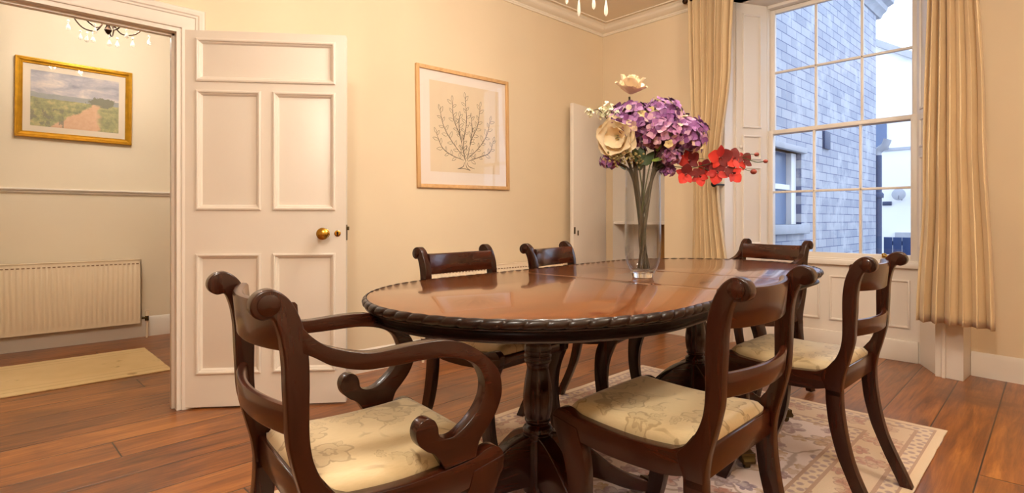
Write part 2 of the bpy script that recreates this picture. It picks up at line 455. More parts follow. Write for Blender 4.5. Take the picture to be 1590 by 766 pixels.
def pane_glass(name, tint=(1, 1, 1), refl=1.0, edge=0.0):
    t = MT(name); t.nt.nodes.remove(t.b)
    tr = t.n('BsdfTransparent'); gl = t.n('BsdfGlossy'); gl.inputs['Roughness'].default_value = 0.0
    lf = t.n('LayerWeight'); lf.inputs['Blend'].default_value = 0.5
    frv = t.math('ADD', 0.05, t.math('MULTIPLY', t.math('POWER', lf.outputs['Facing'], 4.0), 0.85))
    mx = t.n('MixShader')
    if edge > 0:
        lw = t.n('LayerWeight'); lw.inputs['Blend'].default_value = 0.35
        cm = t.n('Mix', data_type='RGBA'); t.link(lw.outputs['Facing'], cm.inputs[0])
        cm.inputs[6].default_value = (*tint, 1); cm.inputs[7].default_value = tuple(v * (1 - edge) for v in tint) + (1,)
        t.link(cm.outputs[2], tr.inputs[0])
    else: tr.inputs[0].default_value = (*tint, 1)
    t.link(t.math('MULTIPLY', frv, refl), mx.inputs[0]); t.link(tr.outputs[0], mx.inputs[1]); t.link(gl.outputs[0], mx.inputs[2])
    t.link(mx.outputs[0], t.out.inputs[0])
    return t.m
M['pane'] = pane_glass('window_glass', (0.97, 0.98, 1.0), 1.0)
M['picglass'] = pane_glass('picture_glass', (0.98, 0.98, 0.98), 0.9)
M['vaseglass'] = pane_glass('vase_glass', (0.955, 0.96, 0.97), 1.0, 0.26)
def solid_glass():
    t = MT('thick_clear_glass'); t.col((255, 255, 255)); t.set(Roughness=0.0, Transmission_Weight=1.0, IOR=1.5); return t.m
M['solidglass'] = solid_glass()
def crystal_mat():
    t = MT('cut_crystal'); t.col((255, 250, 240)); t.set(Roughness=0.06, IOR=1.6)
    tr = t.n('BsdfTransparent'); tr.inputs[0].default_value = (0.97, 0.95, 0.92, 1)
    lw = t.n('LayerWeight'); lw.inputs['Blend'].default_value = 0.45
    mx = t.n('MixShader'); t.link(t.math('ADD', t.math('MULTIPLY', lw.outputs['Facing'], 0.55), 0.30), mx.inputs[0])
    t.link(tr.outputs[0], mx.inputs[1]); t.link(t.b.outputs[0], mx.inputs[2]); t.link(mx.outputs[0], t.out.inputs[0])
    return t.m
M['crystal'] = crystal_mat()
def emis(name, c, s):
    t = MT(name); t.col((255, 240, 220)); t.b.inputs['Emission Color'].default_value = (*c, 1); t.b.inputs['Emission Strength'].default_value = s; return t.m
M['bulb'] = emis('lit_bulb', (1.0, 0.82, 0.6), 14)

# ------------------------------------------------------------------ the room
XP = -3.30            # picture wall plane (dining side)
XH = -3.41            # its hall side
CEIL = 2.87
def struct(name, bm, mat, parent=None, smooth=30):
    o = obj(name, bm, mat, parent, smooth)
    if parent is None: o['kind'] = 'structure'
    return o

b = B(); box(b, (-5.75, -3.4, -0.06), (1.5, 5.3, 0.0)); struct('floor', b, M['floor'])
b = B(); box(b, (-5.75, -3.4, CEIL), (1.5, 4.85, CEIL + 0.06)); struct('ceiling', b, M['ceil'])
# wall with the pictures and the hall doorway
DY0, DY1, DZ = -0.17, 0.705, 2.012
b = B()
box(b, (XH, -3.3, 0), (XP, DY0, CEIL)); box(b, (XH, DY1, 0), (XP, 4.6, CEIL)); box(b, (XH, DY0, DZ), (XP, DY1, CEIL))
struct('wall_left', b, M['wall'])
# window wall, left of the window, with the cupboard opening
CX0, CX1, CZ, WY = -3.27, -2.62, 2.05, 4.32
b = B()
box(b, (XP, WY, CZ), (CX1, WY + 0.12, CEIL)); box(b, (XP, WY, 0), (CX0, WY + 0.12, CZ))
box(b, (CX1, WY, 0), (-2.20, WY + 0.12, CEIL))
box(b, (-2.20, WY + 0.02, 2.79), (-0.557, WY + 0.14, CEIL))
struct('wall_back', b, M['wall'])
# right of the window the wall stands a little further out
b = B(); A = Vector((-0.56, 4.585)); D = Vector((1.32, 4.36))
v = [b.verts.new((A.x, A.y, 0)), b.verts.new((D.x, D.y, 0)), b.verts.new((D.x, D.y + 0.15, 0)), b.verts.new((A.x - 0.25, A.y + 0.2, 0))]
w = [b.verts.new((q.co.x, q.co.y, CEIL)) for q in v]
for i in range(4): b.faces.new([v[i], v[(i+1) % 4], w[(i+1) % 4], w[i]])
b.faces.new(v[::-1]); b.faces.new(w)
struct('wall_beside_window', b, M['wall'])
b = B(); box(b, (1.25, -3.3, 0), (1.37, 4.6, CEIL)); struct('wall_right', b, M['wall'])
b = B(); box(b, (XP, -3.4, 0), (1.3, -3.28, CEIL)); struct('wall_front', b, M['wall'])
# hall
b = B(); box(b, (-5.72, -3.3, 0), (-5.60, 3.3, CEIL)); struct('wall_hall', b, M['wall_hall'])
b = B(); box(b, (-5.6, 3.0, 0), (XH, 3.12, CEIL)); struct('wall_hall_end', b, M['wall_hall'])
b = B(); box(b, (-5.6, -3.4, 0), (XH, -3.28, CEIL)); struct('wall_hall_front', b, M['wall_hall'])
# cupboard interior behind the jib door
b = B()
box(b, (XP, 4.80, 0), (CX1 + 0.05, 4.84, CZ)); box(b, (CX1, WY + 0.121, 0), (CX1 + 0.03, 4.80, CZ)); box(b, (XP, WY + 0.121, 0), (CX0, 4.80, CZ))
box(b, (CX0, WY + 0.121, CZ), (CX1, 4.84, CZ + 0.03))
box(b, (CX0, 4.46, 0.96), (CX1, 4.80, 0.985))
struct('wall_cupboard', b, M['white'])
b = B(); box(b, (CX0 + .3, 4.755, 0.0), (CX1, 4.80, 0.959)); struct('trim_5', b, M['ochre'])

# cornice
cp = [(0.0, 2.79), (0.012, 2.79), (0.016, 2.80), (0.022, 2.803), (0.024, 2.812), (0.040, 2.818), (0.062, 2.832), (0.074, 2.846), (0.078, 2.853),
      (0.094, 2.856), (0.098, 2.862), (0.110, 2.864), (0.114, 2.8695), (0.135, 2.8695), (0.139, 2.862), (0.146, 2.862), (0.150, 2.8698), (0.0, 2.8698)]
b = B(); sweep_profile(b, [(XP, -3.28), (XP, WY), (-0.56, WY)], cp, inward=-1)
struct('trim_1', b, M['ceil'], smooth=50)

def base_prof(h=0.155):
    return [(0.0, 0.0), (0.018, 0.0), (0.018, h - 0.03), (0.014, h - 0.022), (0.012, h - 0.012), (0.006, h - 0.004), (0.0, h)]
b = B(); sweep_profile(b, [(XP, DY1 + 0.115), (XP, WY)], base_prof(0.15), inward=-1); struct('baseboard_left', b, M['white'])
b = B(); sweep_profile(b, [(CX1 + 0.02, WY), (-2.2, WY)], base_prof(), inward=-1); struct('baseboard_back', b, M['white'])
b = B(); sweep_profile(b, [(-0.545, 4.582), (1.25, 4.372)], base_prof(), inward=-1); struct('baseboard_beside_window', b, M['white'])
b = B(); sweep_profile(b, [(-5.60, -3.2), (-5.60, 3.0)], base_prof(0.17), inward=-1); struct('baseboard_hall', b, M['white'])
b = B(); sweep_profile(b, [(-5.60, -3.2), (-5.60, 3.0)], [(0, 1.205), (0.008, 1.207), (0.016, 1.216), (0.012, 1.224), (0.026, 1.230), (0.030, 1.238), (0.022, 1.245), (0.0, 1.247)], inward=-1)
struct('trim_2', b, M['white'])

# doorway: lining, stops, architrave
b = B()
box(b, (XH - 0.012, DY1 - 0.022, 0), (XP + 0.004, DY1 + 0.002, DZ)); box(b, (XH - 0.012, DY0, 0), (XP + 0.004, DY0 + 0.022, DZ))
box(b, (XH - 0.0115, DY0 + 0.0221, DZ - 0.022), (XP + 0.0035, DY1 - 0.0221, DZ + 0.0015))
box(b, (XH + 0.03, DY1 - 0.036, 0), (XP - 0.045, DY1 - 0.021, DZ - 0.02), 0.002); box(b, (XH + 0.03, DY0 + 0.02, DZ - 0.036), (XP - 0.045, DY1 - 0.02, DZ - 0.021), 0.002)
struct('trim_3', b, M['white'])
def architrave(b, x, sgn):
    # profile: (distance from opening, projection)
    pr = [(0.0, 0.0), (0.0, 0.012), (0.008, 0.016), (0.060, 0.018), (0.064, 0.024), (0.072, 0.026), (0.078, 0.032), (0.092, 0.036), (0.102, 0.034), (0.108, 0.024), (0.112, 0.0)]
    P = [((DY0, 0), (-1, 0)), ((DY0, DZ), (-1, 1)), ((DY1, DZ), (1, 1)), ((DY1, 0), (1, 0))]
    rings = [[b.verts.new((x + sgn * q, p[0] + n[0] * o, p[1] + n[1] * o)) for o, q in pr] for p, n in P]
    for r0, r1 in zip(rings[:-1], rings[1:]):
        for k in range(len(pr) - 1): b.faces.new([r0[k], r1[k], r1[k+1], r0[k+1]])
b = B(); architrave(b, XP, 1); architrave(b, XH, -1); struct('trim_4', b, M['white'], smooth=25)

# ------------------------------------------------------------------ panelled door folded back into the room
def panel_door(w, h, th, panels, mat, name='door_leaf', parent=None):
    """slab in local XZ, face at y=0 (towards -y), panels: (x0,z0,x1,z1)"""
    b = B()
    box(b, (0.0, 0.012, 0.0), (w, th, h), 0.002)
    # stiles and rails in front, built as a frame around the panels by splitting columns
    xs = sorted({0.0, w} | {p[0] for p in panels} | {p[2] for p in panels}); zs = sorted({0.0, h} | {p[1] for p in panels} | {p[3] for p in panels})
    for i in range(len(xs) - 1):
        for j in range(len(zs) - 1):
            cx, cz = (xs[i] + xs[i+1]) / 2, (zs[j] + zs[j+1]) / 2
            if any(p[0] < cx < p[2] and p[1] < cz < p[3] for p in panels): continue
            box(b, (xs[i], 0.0, zs[j]), (xs[i+1], 0.0125, zs[j+1]))
    bmesh.ops.remove_doubles(b, verts=b.verts[:], dist=1e-5)
    for p in panels:
        mo = [(0.0, -0.001), (0.0, -0.007), (0.008, -0.010), (0.014, -0.008), (0.017, 0.0), (0.022, 0.002), (0.026, 0.009), (0.030, 0.0125)]
        c = [((p[0] - 0.012, p[1] - 0.012), (1, 1)), ((p[2] + 0.012, p[1] - 0.012), (-1, 1)), ((p[2] + 0.012, p[3] + 0.012), (-1, -1)), ((p[0] - 0.012, p[3] + 0.012), (1, -1))]
        R = [[b.verts.new((q[0] + n[0] * o, y, q[1] + n[1] * o)) for o, y in mo] for q, n in c]
        for i in range(4):
            r0, r1 = R[i], R[(i+1) % 4]
            for k in range(len(mo) - 1): b.faces.new([r0[k], r1[k], r1[k+1], r0[k+1]])
    return b
hinge = Vector((-3.292, 0.708)); free = Vector((-2.79, 1.38)); dw = (free - hinge).length; da = math.atan2(free.y - hinge.y, free.x - hinge.x)
door = empty('door_1', (hinge.x, hinge.y, 0.010), da); tag(door, kind='structure')
pl = [(0.08, 1.737, 0.772, 1.942), (0.08, 1.055, 0.386, 1.668), (0.470, 1.055, 0.772, 1.668), (0.08, 0.185, 0.386, 0.80), (0.470, 0.185, 0.772, 0.80)]
b = panel_door(dw, 1.995, 0.042, pl, M['white']); obj('door_leaf', b, M['white'], door, 25)
Mr = Matrix.Rotation(PI / 2, 4, 'X')   # lathe axis z -> -y
b = B(); lathe(b, [(0.026, 0), (0.027, 0.004), (0.016, 0.008), (0.010, 0.012), (0.010, 0.028), (0.018, 0.034), (0.029, 0.042), (0.033, 0.053), (0.031, 0.063), (0.022, 0.070), (0.008, 0.0735), (0.0, 0.074)], M=Matrix.Translation((0.728, 0, 0.917)) @ Mr)
obj('door_knob', b, M['brass'], door)
b = B(); lathe(b, [(0.017, 0), (0.017, 0.003), (0.014, 0.004), (0.0, 0.004)], M=Matrix.Translation((0.795, 0, 0.917)) @ Mr); kp = obj('keyhole_plate', b, M['brass'], door)
b = B(); box(b, (0.792, -0.0055, 0.903), (0.798, -0.0035, 0.92)); lathe(b, [(0.0055, 0), (0.0055, 0.0055), (0, 0.0055)], M=Matrix.Translation((0.795, 0, 0.921)) @ Mr, seg=12); obj('keyhole', b, M['iron'], kp)
b = B(); box(b, (dw - 0.001, 0.008, 0.88), (dw + 0.003, 0.034, 0.965), 0.001); box(b, (dw, 0.010, 0.935), (dw + 0.014, 0.026, 0.955), 0.002); obj('lock_plate', b, M['oldbrass'], door)
for z in (0.25, 1.75):
    b = B(); tube(b, [(0.0, 0.045, z - 0.045), (0.0, 0.045, z + 0.045)], 0.006, 10); obj('hinge', b, M['oldbrass'], door)
# cupboard (jib) door by the corner
h2 = Vector((-3.262, 4.325)); f2 = Vector((-3.165, 3.72)); w2 = (f2 - h2).length; a2 = math.atan2(f2.y - h2.y, f2.x - h2.x)
jd = empty('door_2', (h2.x, h2.y, 0.012), a2); tag(jd, kind='structure')
b = B(); box(b, (0, -0.036, 0), (w2, 0.0, CZ - 0.02), 0.003); obj('door_leaf', b, M['white'], jd)
b = B(); box(b, (w2 - 0.03, 0.0, 0.865), (w2 - 0.008, 0.004, 0.925), 0.001); kpl = obj('lock_plate', b, M['oldbrass'], jd)
b = B(); box(b, (w2 - 0.085, 0.0, 0.85), (w2 - 0.068, 0.004, 0.895), 0.001); obj('keyhole_plate', b, M['oldbrass'], jd)

# ------------------------------------------------------------------ window recess and sash window
GY = 4.72
b = B()
# splayed linings (shutters fold into them), head and architrave posts
def quad_prism(b, pts, z0, z1, bev=0):
    prism(b, pts, z0, z1, bev, 2, 'XY')
quad_prism(b, [(-2.03, 4.40), (-1.875, 4.70), (-1.925, 4.74), (-2.10, 4.42)], 0, 2.79)
quad_prism(b, [(-2.03, 4.40), (-2.10, 4.44), (-2.20, 4.44), (-2.20, 4.30), (-2.17, 4.285), (-2.05, 4.285)], 0, 2.79, 0.003)
struct('trim_6', b, M['white'])
b = B()
quad_prism(b, [(-0.845, 4.70), (-0.69, 4.39), (-0.62, 4.42), (-0.79, 4.76)], 0, 2.79)
quad_prism(b, [(-0.70, 4.375), (-0.557, 4.355), (-0.548, 4.60), (-0.66, 4.60)], 0, 2.79, 0.003)
box(b, (-0.665, 4.352, 0.0), (-0.645, 4.38, 2.79), 0.003)
struct('trim_7', b, M['white'])
b = B(); box(b, (-2.2, 4.30, 2.79), (-0.55, 4.90, 2.83)); struct('trim_8', b, M['white'])
# shutters: raised panels on the left splay and on the right splay
def splay_panels(b, P0, P1, rects):
    P0 = Vector(P0); P1 = Vector(P1); d = (P1 - P0).normalized(); L = (P1 - P0).length
    ang = math.atan2(d.y, d.x)
    for u0, u1, z0, z1 in rects:
        mo = [(0.0, 0.0), (0.0, 0.009), (0.007, 0.012), (0.013, 0.010), (0.018, 0.001)]
        c = [((u0, z0), (1, 1)), ((u1, z0), (-1, 1)), ((u1, z1), (-1, -1)), ((u0, z1), (1, -1))]
        M4 = Matrix.Translation((P0.x, P0.y, 0)) @ Matrix.Rotation(ang, 4, 'Z')
        R = [[b.verts.new(M4 @ Vector((q[0]*L + n[0]*o, -y, q[1] + n[1]*o))) for o, y in mo] for q, n in c]
        for i in range(4):
            for k in range(len(mo) - 1): b.faces.new([R[i][k], R[(i+1) % 4][k], R[(i+1) % 4][k+1], R[i][k+1]])
SZ = [(1.76, 2.70), (1.50, 1.70), (0.80, 1.44), (0.22, 0.60)]
def shutter(name, P0, P1, knobu):
    P0v = Vector(P0); P1v = Vector(P1); d = (P1v - P0v).normalized(); n = Vector((d.y, -d.x)); o = n * 0.012
    b = B()
    quad_prism(b, [tuple(P0v + o), tuple(P1v + o), tuple(P1v + n * 0.0005), tuple(P0v + n * 0.0005)], 0.70, 2.78, 0.002)
    splay_panels(b, tuple(P0v + o), tuple(P1v + o), [(0.2, 0.80, a, c) for a, c in SZ[:3]])
    s_ = struct(name, b, M['white'], smooth=25)
    b = B(); q = P0v.lerp(P1v, knobu) + o; sphere(b, (q.x + n.x * 0.012, q.y + n.y * 0.012, 1.60), 0.013); tube(b, [(q.x, q.y, 1.60), (q.x + n.x * 0.012, q.y + n.y * 0.012, 1.60)], 0.006)
    obj('shutter_knob', b, M['white'], s_)
    return s_
shutter('trim_9', (-2.022, 4.415), (-1.885, 4.683), 0.12)
shutter('trim_10', (-0.838, 4.683), (-0.703, 4.415), 0.88)

# panelling below the window
b = B(); box(b, (-1.93, 4.675, 0.0), (-0.80, 4.76, 0.705))
def recess_panels(b, y, rects):
    for x0, x1, z0, z1 in rects:
        mo = [(0.0, 0.0), (0.0, 0.010), (0.008, 0.013), (0.013, 0.008), (0.017, 0.0)]
        c = [((x0, z0), (1, 1)), ((x1, z0), (-1, 1)), ((x1, z1), (-1, -1)), ((x0, z1), (1, -1))]
        R = [[b.verts.new((q[0] + n[0]*o, y - d, q[1] + n[1]*o)) for o, d in mo] for q, n in c]
        for i in range(4):
            for k in range(len(mo) - 1): b.faces.new([R[i][k], R[(i+1) % 4][k], R[(i+1) % 4][k+1], R[i][k+1]])
recess_panels(b, 4.675, [(-1.80, -1.47, 0.235, 0.575), (-1.40, -1.07, 0.235, 0.575), (-1.04 + .02, -0.89, 0.235, 0.575)])
box(b, (-1.90, 4.660, 0.0), (-0.84, 4.68, 0.150), 0.004)
struct('trim_11', b, M['white'])

win = empty('window_1', (-1.365, GY, 0.70)); tag(win, kind='structure')
def wob(name, bm, mat, parent=None, **k):   # window parts are built in world space, then moved under the empty
    p = parent or win
    off = Vector((-1.365, GY, 0.70))
    bmesh.ops.translate(bm, vec=-off, verts=bm.verts[:])
    return obj(name, bm, mat, p, **k)
GX0, GX1 = -1.836, -0.892
b = B()
box(b, (-1.92, 4.64, 0.66), (-0.82, 4.80, 0.70), 0.006); box(b, (-1.90, 4.655, 0.695), (-0.84, 4.76, 0.712), 0.003)
wob('window_sill', b, M['white'])
b = B()
box(b, (-1.915, 4.69, 0.70), (-1.872, 4.85, 2.80), 0.003); box(b, (-0.856, 4.69, 0.70), (-0.81, 4.85, 2.80), 0.003); box(b, (-1.90, 4.69, 2.765), (-0.82, 4.85, 2.80), 0.003)
wob('window_frame', b, M['white'])
def sash(name, y, z0, z1, bot, top):
    b = B(); st = 0.036
    box(b, (GX0 - st, y - 0.018, z0 - bot), (GX0, y + 0.018, z1 + top), 0.003); box(b, (GX1, y - 0.018, z0 - bot), (GX1 + st, y + 0.018, z1 + top), 0.003)
    box(b, (GX0 - 0.001, y - 0.018, z0 - bot), (GX1 + 0.001, y + 0.018, z0), 0.003); box(b, (GX0 - 0.001, y - 0.018, z1), (GX1 + 0.001, y + 0.018, z1 + top), 0.003)
    s = wob(name, b, M['white'])
    zm = (z0 + z1) / 2; bars = [-1.5226, -1.203]
    for x in bars:
        b = B(); box(b, (x - 0.009, y - 0.014, z0), (x + 0.009, y + 0.014, z1), 0.004); bmesh.ops.translate(b, vec=Vector((1.365, -GY, -0.70)), verts=b.verts[:])
        obj('glazing_bar', b, M['white'], s)
    b = B(); box(b, (GX0, y - 0.014, zm - 0.009), (GX1, y + 0.014, zm + 0.009), 0.004); bmesh.ops.translate(b, vec=Vector((1.365, -GY, -0.70)), verts=b.verts[:])
    obj('glazing_bar', b, M['white'], s)
    b = B(); q = [b.verts.new(p) for p in ((GX0, y + 0.004, z0), (GX1, y + 0.004, z0), (GX1, y + 0.004, z1), (GX0, y + 0.004, z1))]; b.faces.new(q)
    bmesh.ops.translate(b, vec=Vector((1.365, -GY, -0.70)), verts=b.verts[:])
    obj('pane', b, M['pane'], s, smooth=0)
    return s
lo = sash('lower_sash', GY, 0.750, 1.715, 0.045, 0.032)
up = sash('upper_sash', GY + 0.042, 1.742, 2.727, 0.03, 0.035)
b = B(); box(b, (-1.060, 4.675, 0.728), (-1.028, 4.702, 0.745), 0.004); tube(b, spline([(-1.056, 4.69, 0.742), (-1.054, 4.668, 0.752), (-1.044, 4.66, 0.756), (-1.034, 4.668, 0.752), (-1.032, 4.69, 0.742)], 4), 0.006)
wob('sash_lift', b, M['brass'])

# ------------------------------------------------------------------ curtains, pole, holdbacks
def curtain(name, zs, x0f, x1f, yf, nf, amp, seed, label, hem=True):
    """zs: list of z from top to bottom; x0f/x1f(z) edges, yf centre; folds nf"""
    rnd = random.Random(seed); NU = nf * 14; b = B(); rows = []
    ph = [rnd.uniform(-0.5, 0.5) for _ in range(nf + 1)]; am = [rnd.uniform(0.55, 1.25) for _ in range(nf + 1)]
    for z in zs:
        row = []
        for i in range(NU + 1):
            s = i / NU; f = s * nf; k = min(int(f), nf - 1); t = f - k
            a = am[k] * (1 - t) + am[k+1] * t; p = ph[k] * (1 - t) + ph[k+1] * t
            wv = math.sin(2 * PI * f + p + 0.25 * math.sin(z * 2.1 + k))
            ww = (abs(wv) ** 0.75) * (1 if wv > 0 else -1)
            x = x0f(z) + (x1f(z) - x0f(z)) * (s + 0.32 / nf * math.sin(4 * PI * f + p) * 0.5)
            row.append(b.verts.new((x, yf(z, s) + amp(z) * a * ww, z)))
        rows.append(row)
    for r0, r1 in zip(rows[:-1], rows[1:]):
        for i in range(NU): b.faces.new([r0[i], r0[i+1], r1[i+1], r1[i]])
    o = obj(name, b, M['curtain'], None, 60)
    m = o.modifiers.new('thick', 'SOLIDIFY'); m.thickness = 0.004; m.offset = 0
    return tag(o, label, 'curtain')
def lerp_tab(tab):
    def f(z):
        for (z0, a), (z1, c) in zip(tab[:-1], tab[1:]):
            if z0 >= z >= z1:
                t = (z0 - z) / (z0 - z1); t = t * t * (3 - 2 * t); return a + (c - a) * t
        return tab[0][1] if z > tab[0][0] else tab[-1][1]
    return f
zz = [2.86 - 2.49 * i / 46 for i in range(47)]
curtain('curtain', zz, lerp_tab([(2.86, -2.31), (1.35, -2.27), (0.37, -2.29)]), lerp_tab([(2.86, -1.93), (2.3, -1.95), (1.30, -2.06), (0.37, -1.96)]),
        lambda z, s: 4.20 + 0.02 * s, 6, lerp_tab([(2.86, 0.046), (1.30, 0.040), (0.37, 0.05)]), 3,
        'left cream curtain with long folds hanging beside the window behind the flowers')
rc = curtain('curtain', zz, lerp_tab([(2.86, -0.70), (1.2, -0.735), (0.37, -0.77)]), lerp_tab([(2.86, -0.475), (1.6, -0.43), (0.37, -0.385)]),
        lambda z, s: 4.20 - 0.05 * s, 6, lerp_tab([(2.86, 0.042), (1.30, 0.048), (0.37, 0.055)]), 11,
        'right cream curtain with hemmed bottom hanging above the floor at the window')
b = B(); tube(b, [(-2.335, 4.20, 2.835), (-0.30, 4.17, 2.835)], 0.014, 14)
rod = obj('curtain_pole', b, M['bronze']); tag(rod, 'dark curtain pole with ball end above the window', 'curtain pole')
b = B(); sphere(b, (-2.352, 4.20, 2.835), 0.024); obj('finial', b, M['bronze'], rod)
b = B(); box(b, (-2.15, 4.205, 2.823), (-2.13, 4.286, 2.847), 0.003); obj('bracket', b, M['bronze'], rod)
def holdback(x, y, z, yb, lab):
    r = empty('curtain_holdback', (x, yb, z)); tag(r, lab, 'curtain holdback')
    L = yb - y
    b = B(); tube(b, [(0, 0, 0), (0, -L, 0)], 0.008, 12); obj('stem', b, M['iron'], r)
    b = B(); lathe(b, [(0.0, -0.004), (0.02, -0.002), (0.024, 0.006), (0.023, 0.016), (0.014, 0.024), (0.0, 0.026)], M=Matrix.Translation((0, -L, 0)) @ Mr, seg=20); obj('knob', b, M['iron'], r)
holdback(-2.058, 4.13, 1.285, 4.285, 'black round curtain holdback knob beside the left curtain')

# ------------------------------------------------------------------ rugs
def rug_mesh(hw, hl, th, mat, loc, rz, label, nm):
    b = B(); rnd = random.Random(5); ol = []
    r = 0.02
    n = 30
    for i in range(n): ol.append((-hw + 2*hw*i/n + 0, -hl + rnd.uniform(-.002, .002)))
    for i in range(n): ol.append((hw + rnd.uniform(-.002, .002), -hl + 2*hl*i/n))
    for i in range(n): ol.append((hw - 2*hw*i/n, hl + rnd.uniform(-.002, .002)))
    for i in range(n): ol.append((-hw + rnd.uniform(-.002, .002), hl - 2*hl*i/n))
    prism(b, ol, 0, th, 0.002, 2, 'XY')
    return tag(obj(nm, b, mat, None, 40, loc, (0, 0, rz)), label, 'rug')
rug_mesh(0.825, 1.45, 0.007, M['rug'], (-1.262, 1.79, 0.001), math.radians(1.5), 'large cream and mauve floral rug under the dining table', 'area_rug')
rug_mesh(0.43, 1.10, 0.008, M['runner'], (-4.615, -0.262, 0.001), math.radians(1.0), 'narrow cream runner rug on the hall floorboards', 'runner_rug')
RZ = 0.008            # top of the dining rug

# ------------------------------------------------------------------ dining table
TZ = 0.775
TCX, TCY, TPH = -1.28, 1.905, 0.078
TB, TE, TL = 0.508, 0.553, 0.63
table = empty('dining_table', (TCX, TCY, RZ), TPH)
tag(table, 'oval mahogany pedestal dining table with carved rope edge on the rug', 'dining table')
TT = TZ - RZ
def outline(off=0.0, n=64, m=24):
    """dense oval outline, offset outwards by off; returns list of (pt, normal)"""
    pts = []
    for i in range(n): t = PI * i / n; pts.append((TB * math.cos(t), TL + TE * math.sin(t)))
    for i in range(m): pts.append((-TB, TL - 2 * TL * i / m))
    for i in range(n): t = PI + PI * i / n; pts.append((TB * math.cos(t), -TL + TE * math.sin(t)))
    for i in range(m): pts.append((TB, -TL + 2 * TL * i / m))
    return pts
base_pts = [Vector(p) for p in outline()]
# resample evenly
def resample(P, N):
    L = [0.0]
    for i in range(len(P)): L.append(L[-1] + (P[(i+1) % len(P)] - P[i]).length)
    tot = L[-1]; out = []; j = 0
    for k in range(N):
        s = tot * k / N
        while L[j+1] < s: j += 1
        t = (s - L[j]) / (L[j+1] - L[j]); out.append(P[j].lerp(P[(j+1) % len(P)], t))
    return out, tot
ring, per = resample(base_pts, 1800)
def normals(P):
    N = []
    for i in range(len(P)):
        d = (P[(i+1) % len(P)] - P[i-1]).normalized(); N.append(Vector((d.y, -d.x)))
    return N
rn = normals(ring)
coarse, _ = resample(base_pts, 240); cn = normals(coarse)
# table top in three boards: two ends and the loose centre leaf
yA, yB = -0.232, 0.222
def board(y0, y1):
    P = [p for p in base_pts]
    out = []
    n = len(P)
    for i in range(n):
        a, c = P[i], P[(i+1) % n]
        ina, inc = (y0 <= a.y <= y1), (y0 <= c.y <= y1)
        if ina: out.append(a)
        if ina != inc:
            for yy in (y0, y1):
                if (a.y - yy) * (c.y - yy) < 0: out.append(a.lerp(c, (yy - a.y) / (c.y - a.y)))
        elif not ina and not inc and (a.y - y0) * (c.y - y0) < 0 and (a.y - y1) * (c.y - y1) < 0:
            ys = (y0, y1) if a.y < c.y else (y1, y0)
            for yy in ys: out.append(a.lerp(c, (yy - a.y) / (c.y - a.y)))
    return out
for nm, y0, y1 in (('table_top', -5, yA - 0.0012), ('table_leaf', yA + 0.0012, yB - 0.0012), ('table_top', yB + 0.0012, 5)):
    b = B(); prism(b, [tuple(p) for p in board(y0, y1)], TT - 0.024, TT, 0.0012, 2, 'XY'); obj(nm, b, M['tabtop'], table, 30)
# carved rope moulding
NR = 118; b = B(); rows = []; q = 9
for i, (p, nn) in enumerate(zip(ring, rn)):
    s = i / len(ring); row = []
    for k in range(q):
        th = PI * (0.02 + 0.96 * k / (q - 1))           # 0 top .. pi bottom
        fr = (s * NR + 0.55 * k / (q - 1)) % 1.0
        g = math.exp(-((min(fr, 1 - fr)) / 0.085) ** 2)
        rr = 0.0118 - 0.0040 * g * math.sin(th) + 0.0012 * math.sin(PI * fr)
        c = p + nn * (0.001 + rr * math.sin(th) * 1.0)
        row.append(b.verts.new((c.x, c.y, TT - 0.0118 + rr * math.cos(th))))
    rows.append(row)
for i in range(len(rows)):
    r0, r1 = rows[i], rows[(i+1) % len(rows)]
    for k in range(q - 1): b.faces.new([r0[k], r1[k], r1[k+1], r0[k+1]])
obj('rope_moulding', b, M['tabdark'], table, 60)
def ring_profile(name, prof, mat):
    b = B(); rows = [[b.verts.new((p.x + nn.x*o, p.y + nn.y*o, z)) for o, z in prof] for p, nn in zip(coarse, cn)]
    for i in range(len(rows)):
        r0, r1 = rows[i], rows[(i+1) % len(rows)]
        for k in range(len(prof) - 1): b.faces.new([r0[k], r1[k], r1[k+1], r0[k+1]])
    return obj(name, b, mat, table, 50)
ring_profile('table_apron', [(-0.03, TT - 0.0245), (0.006, TT - 0.0240), (0.006, TT - 0.027), (-0.004, TT - 0.032), (-0.012, TT - 0.040), (-0.015, TT - 0.047),
    (-0.012, TT - 0.050), (-0.004, TT - 0.0515), (-0.003, TT - 0.0555), (-0.008, TT - 0.0575), (-0.06, TT - 0.0575), (-0.07, TT - 0.0245), (-0.03, TT - 0.0245)], M['tabdark'])
b = B(); box(b, (-0.30, -0.98, TT - 0.055), (-0.24, 0.98, TT - 0.0245), 0.003); box(b, (0.24, -0.98, TT - 0.055), (0.30, 0.98, TT - 0.0245), 0.003)
obj('slide_rail', b, M['tabdark'], table)
COLP = [(0.047, .135), (0.047, .275), (0.0455, .300), (0.050, .310), (0.0465, .319), (0.050, .328), (0.045, .339), (0.036, .348), (0.041, .356), (0.0425, .362), (0.039, .367), (0.044, .385), (0.0475, .42),
        (0.0465, .45), (0.042, .486), (0.037, .513), (0.035, .527), (0.037, .538), (0.044, .548), (0.042, .556), (0.045, .565), (0.042, .573), (0.045, .585), (0.043, .60), (0.046, .625), (0.052, .68), (0.054, .712)]
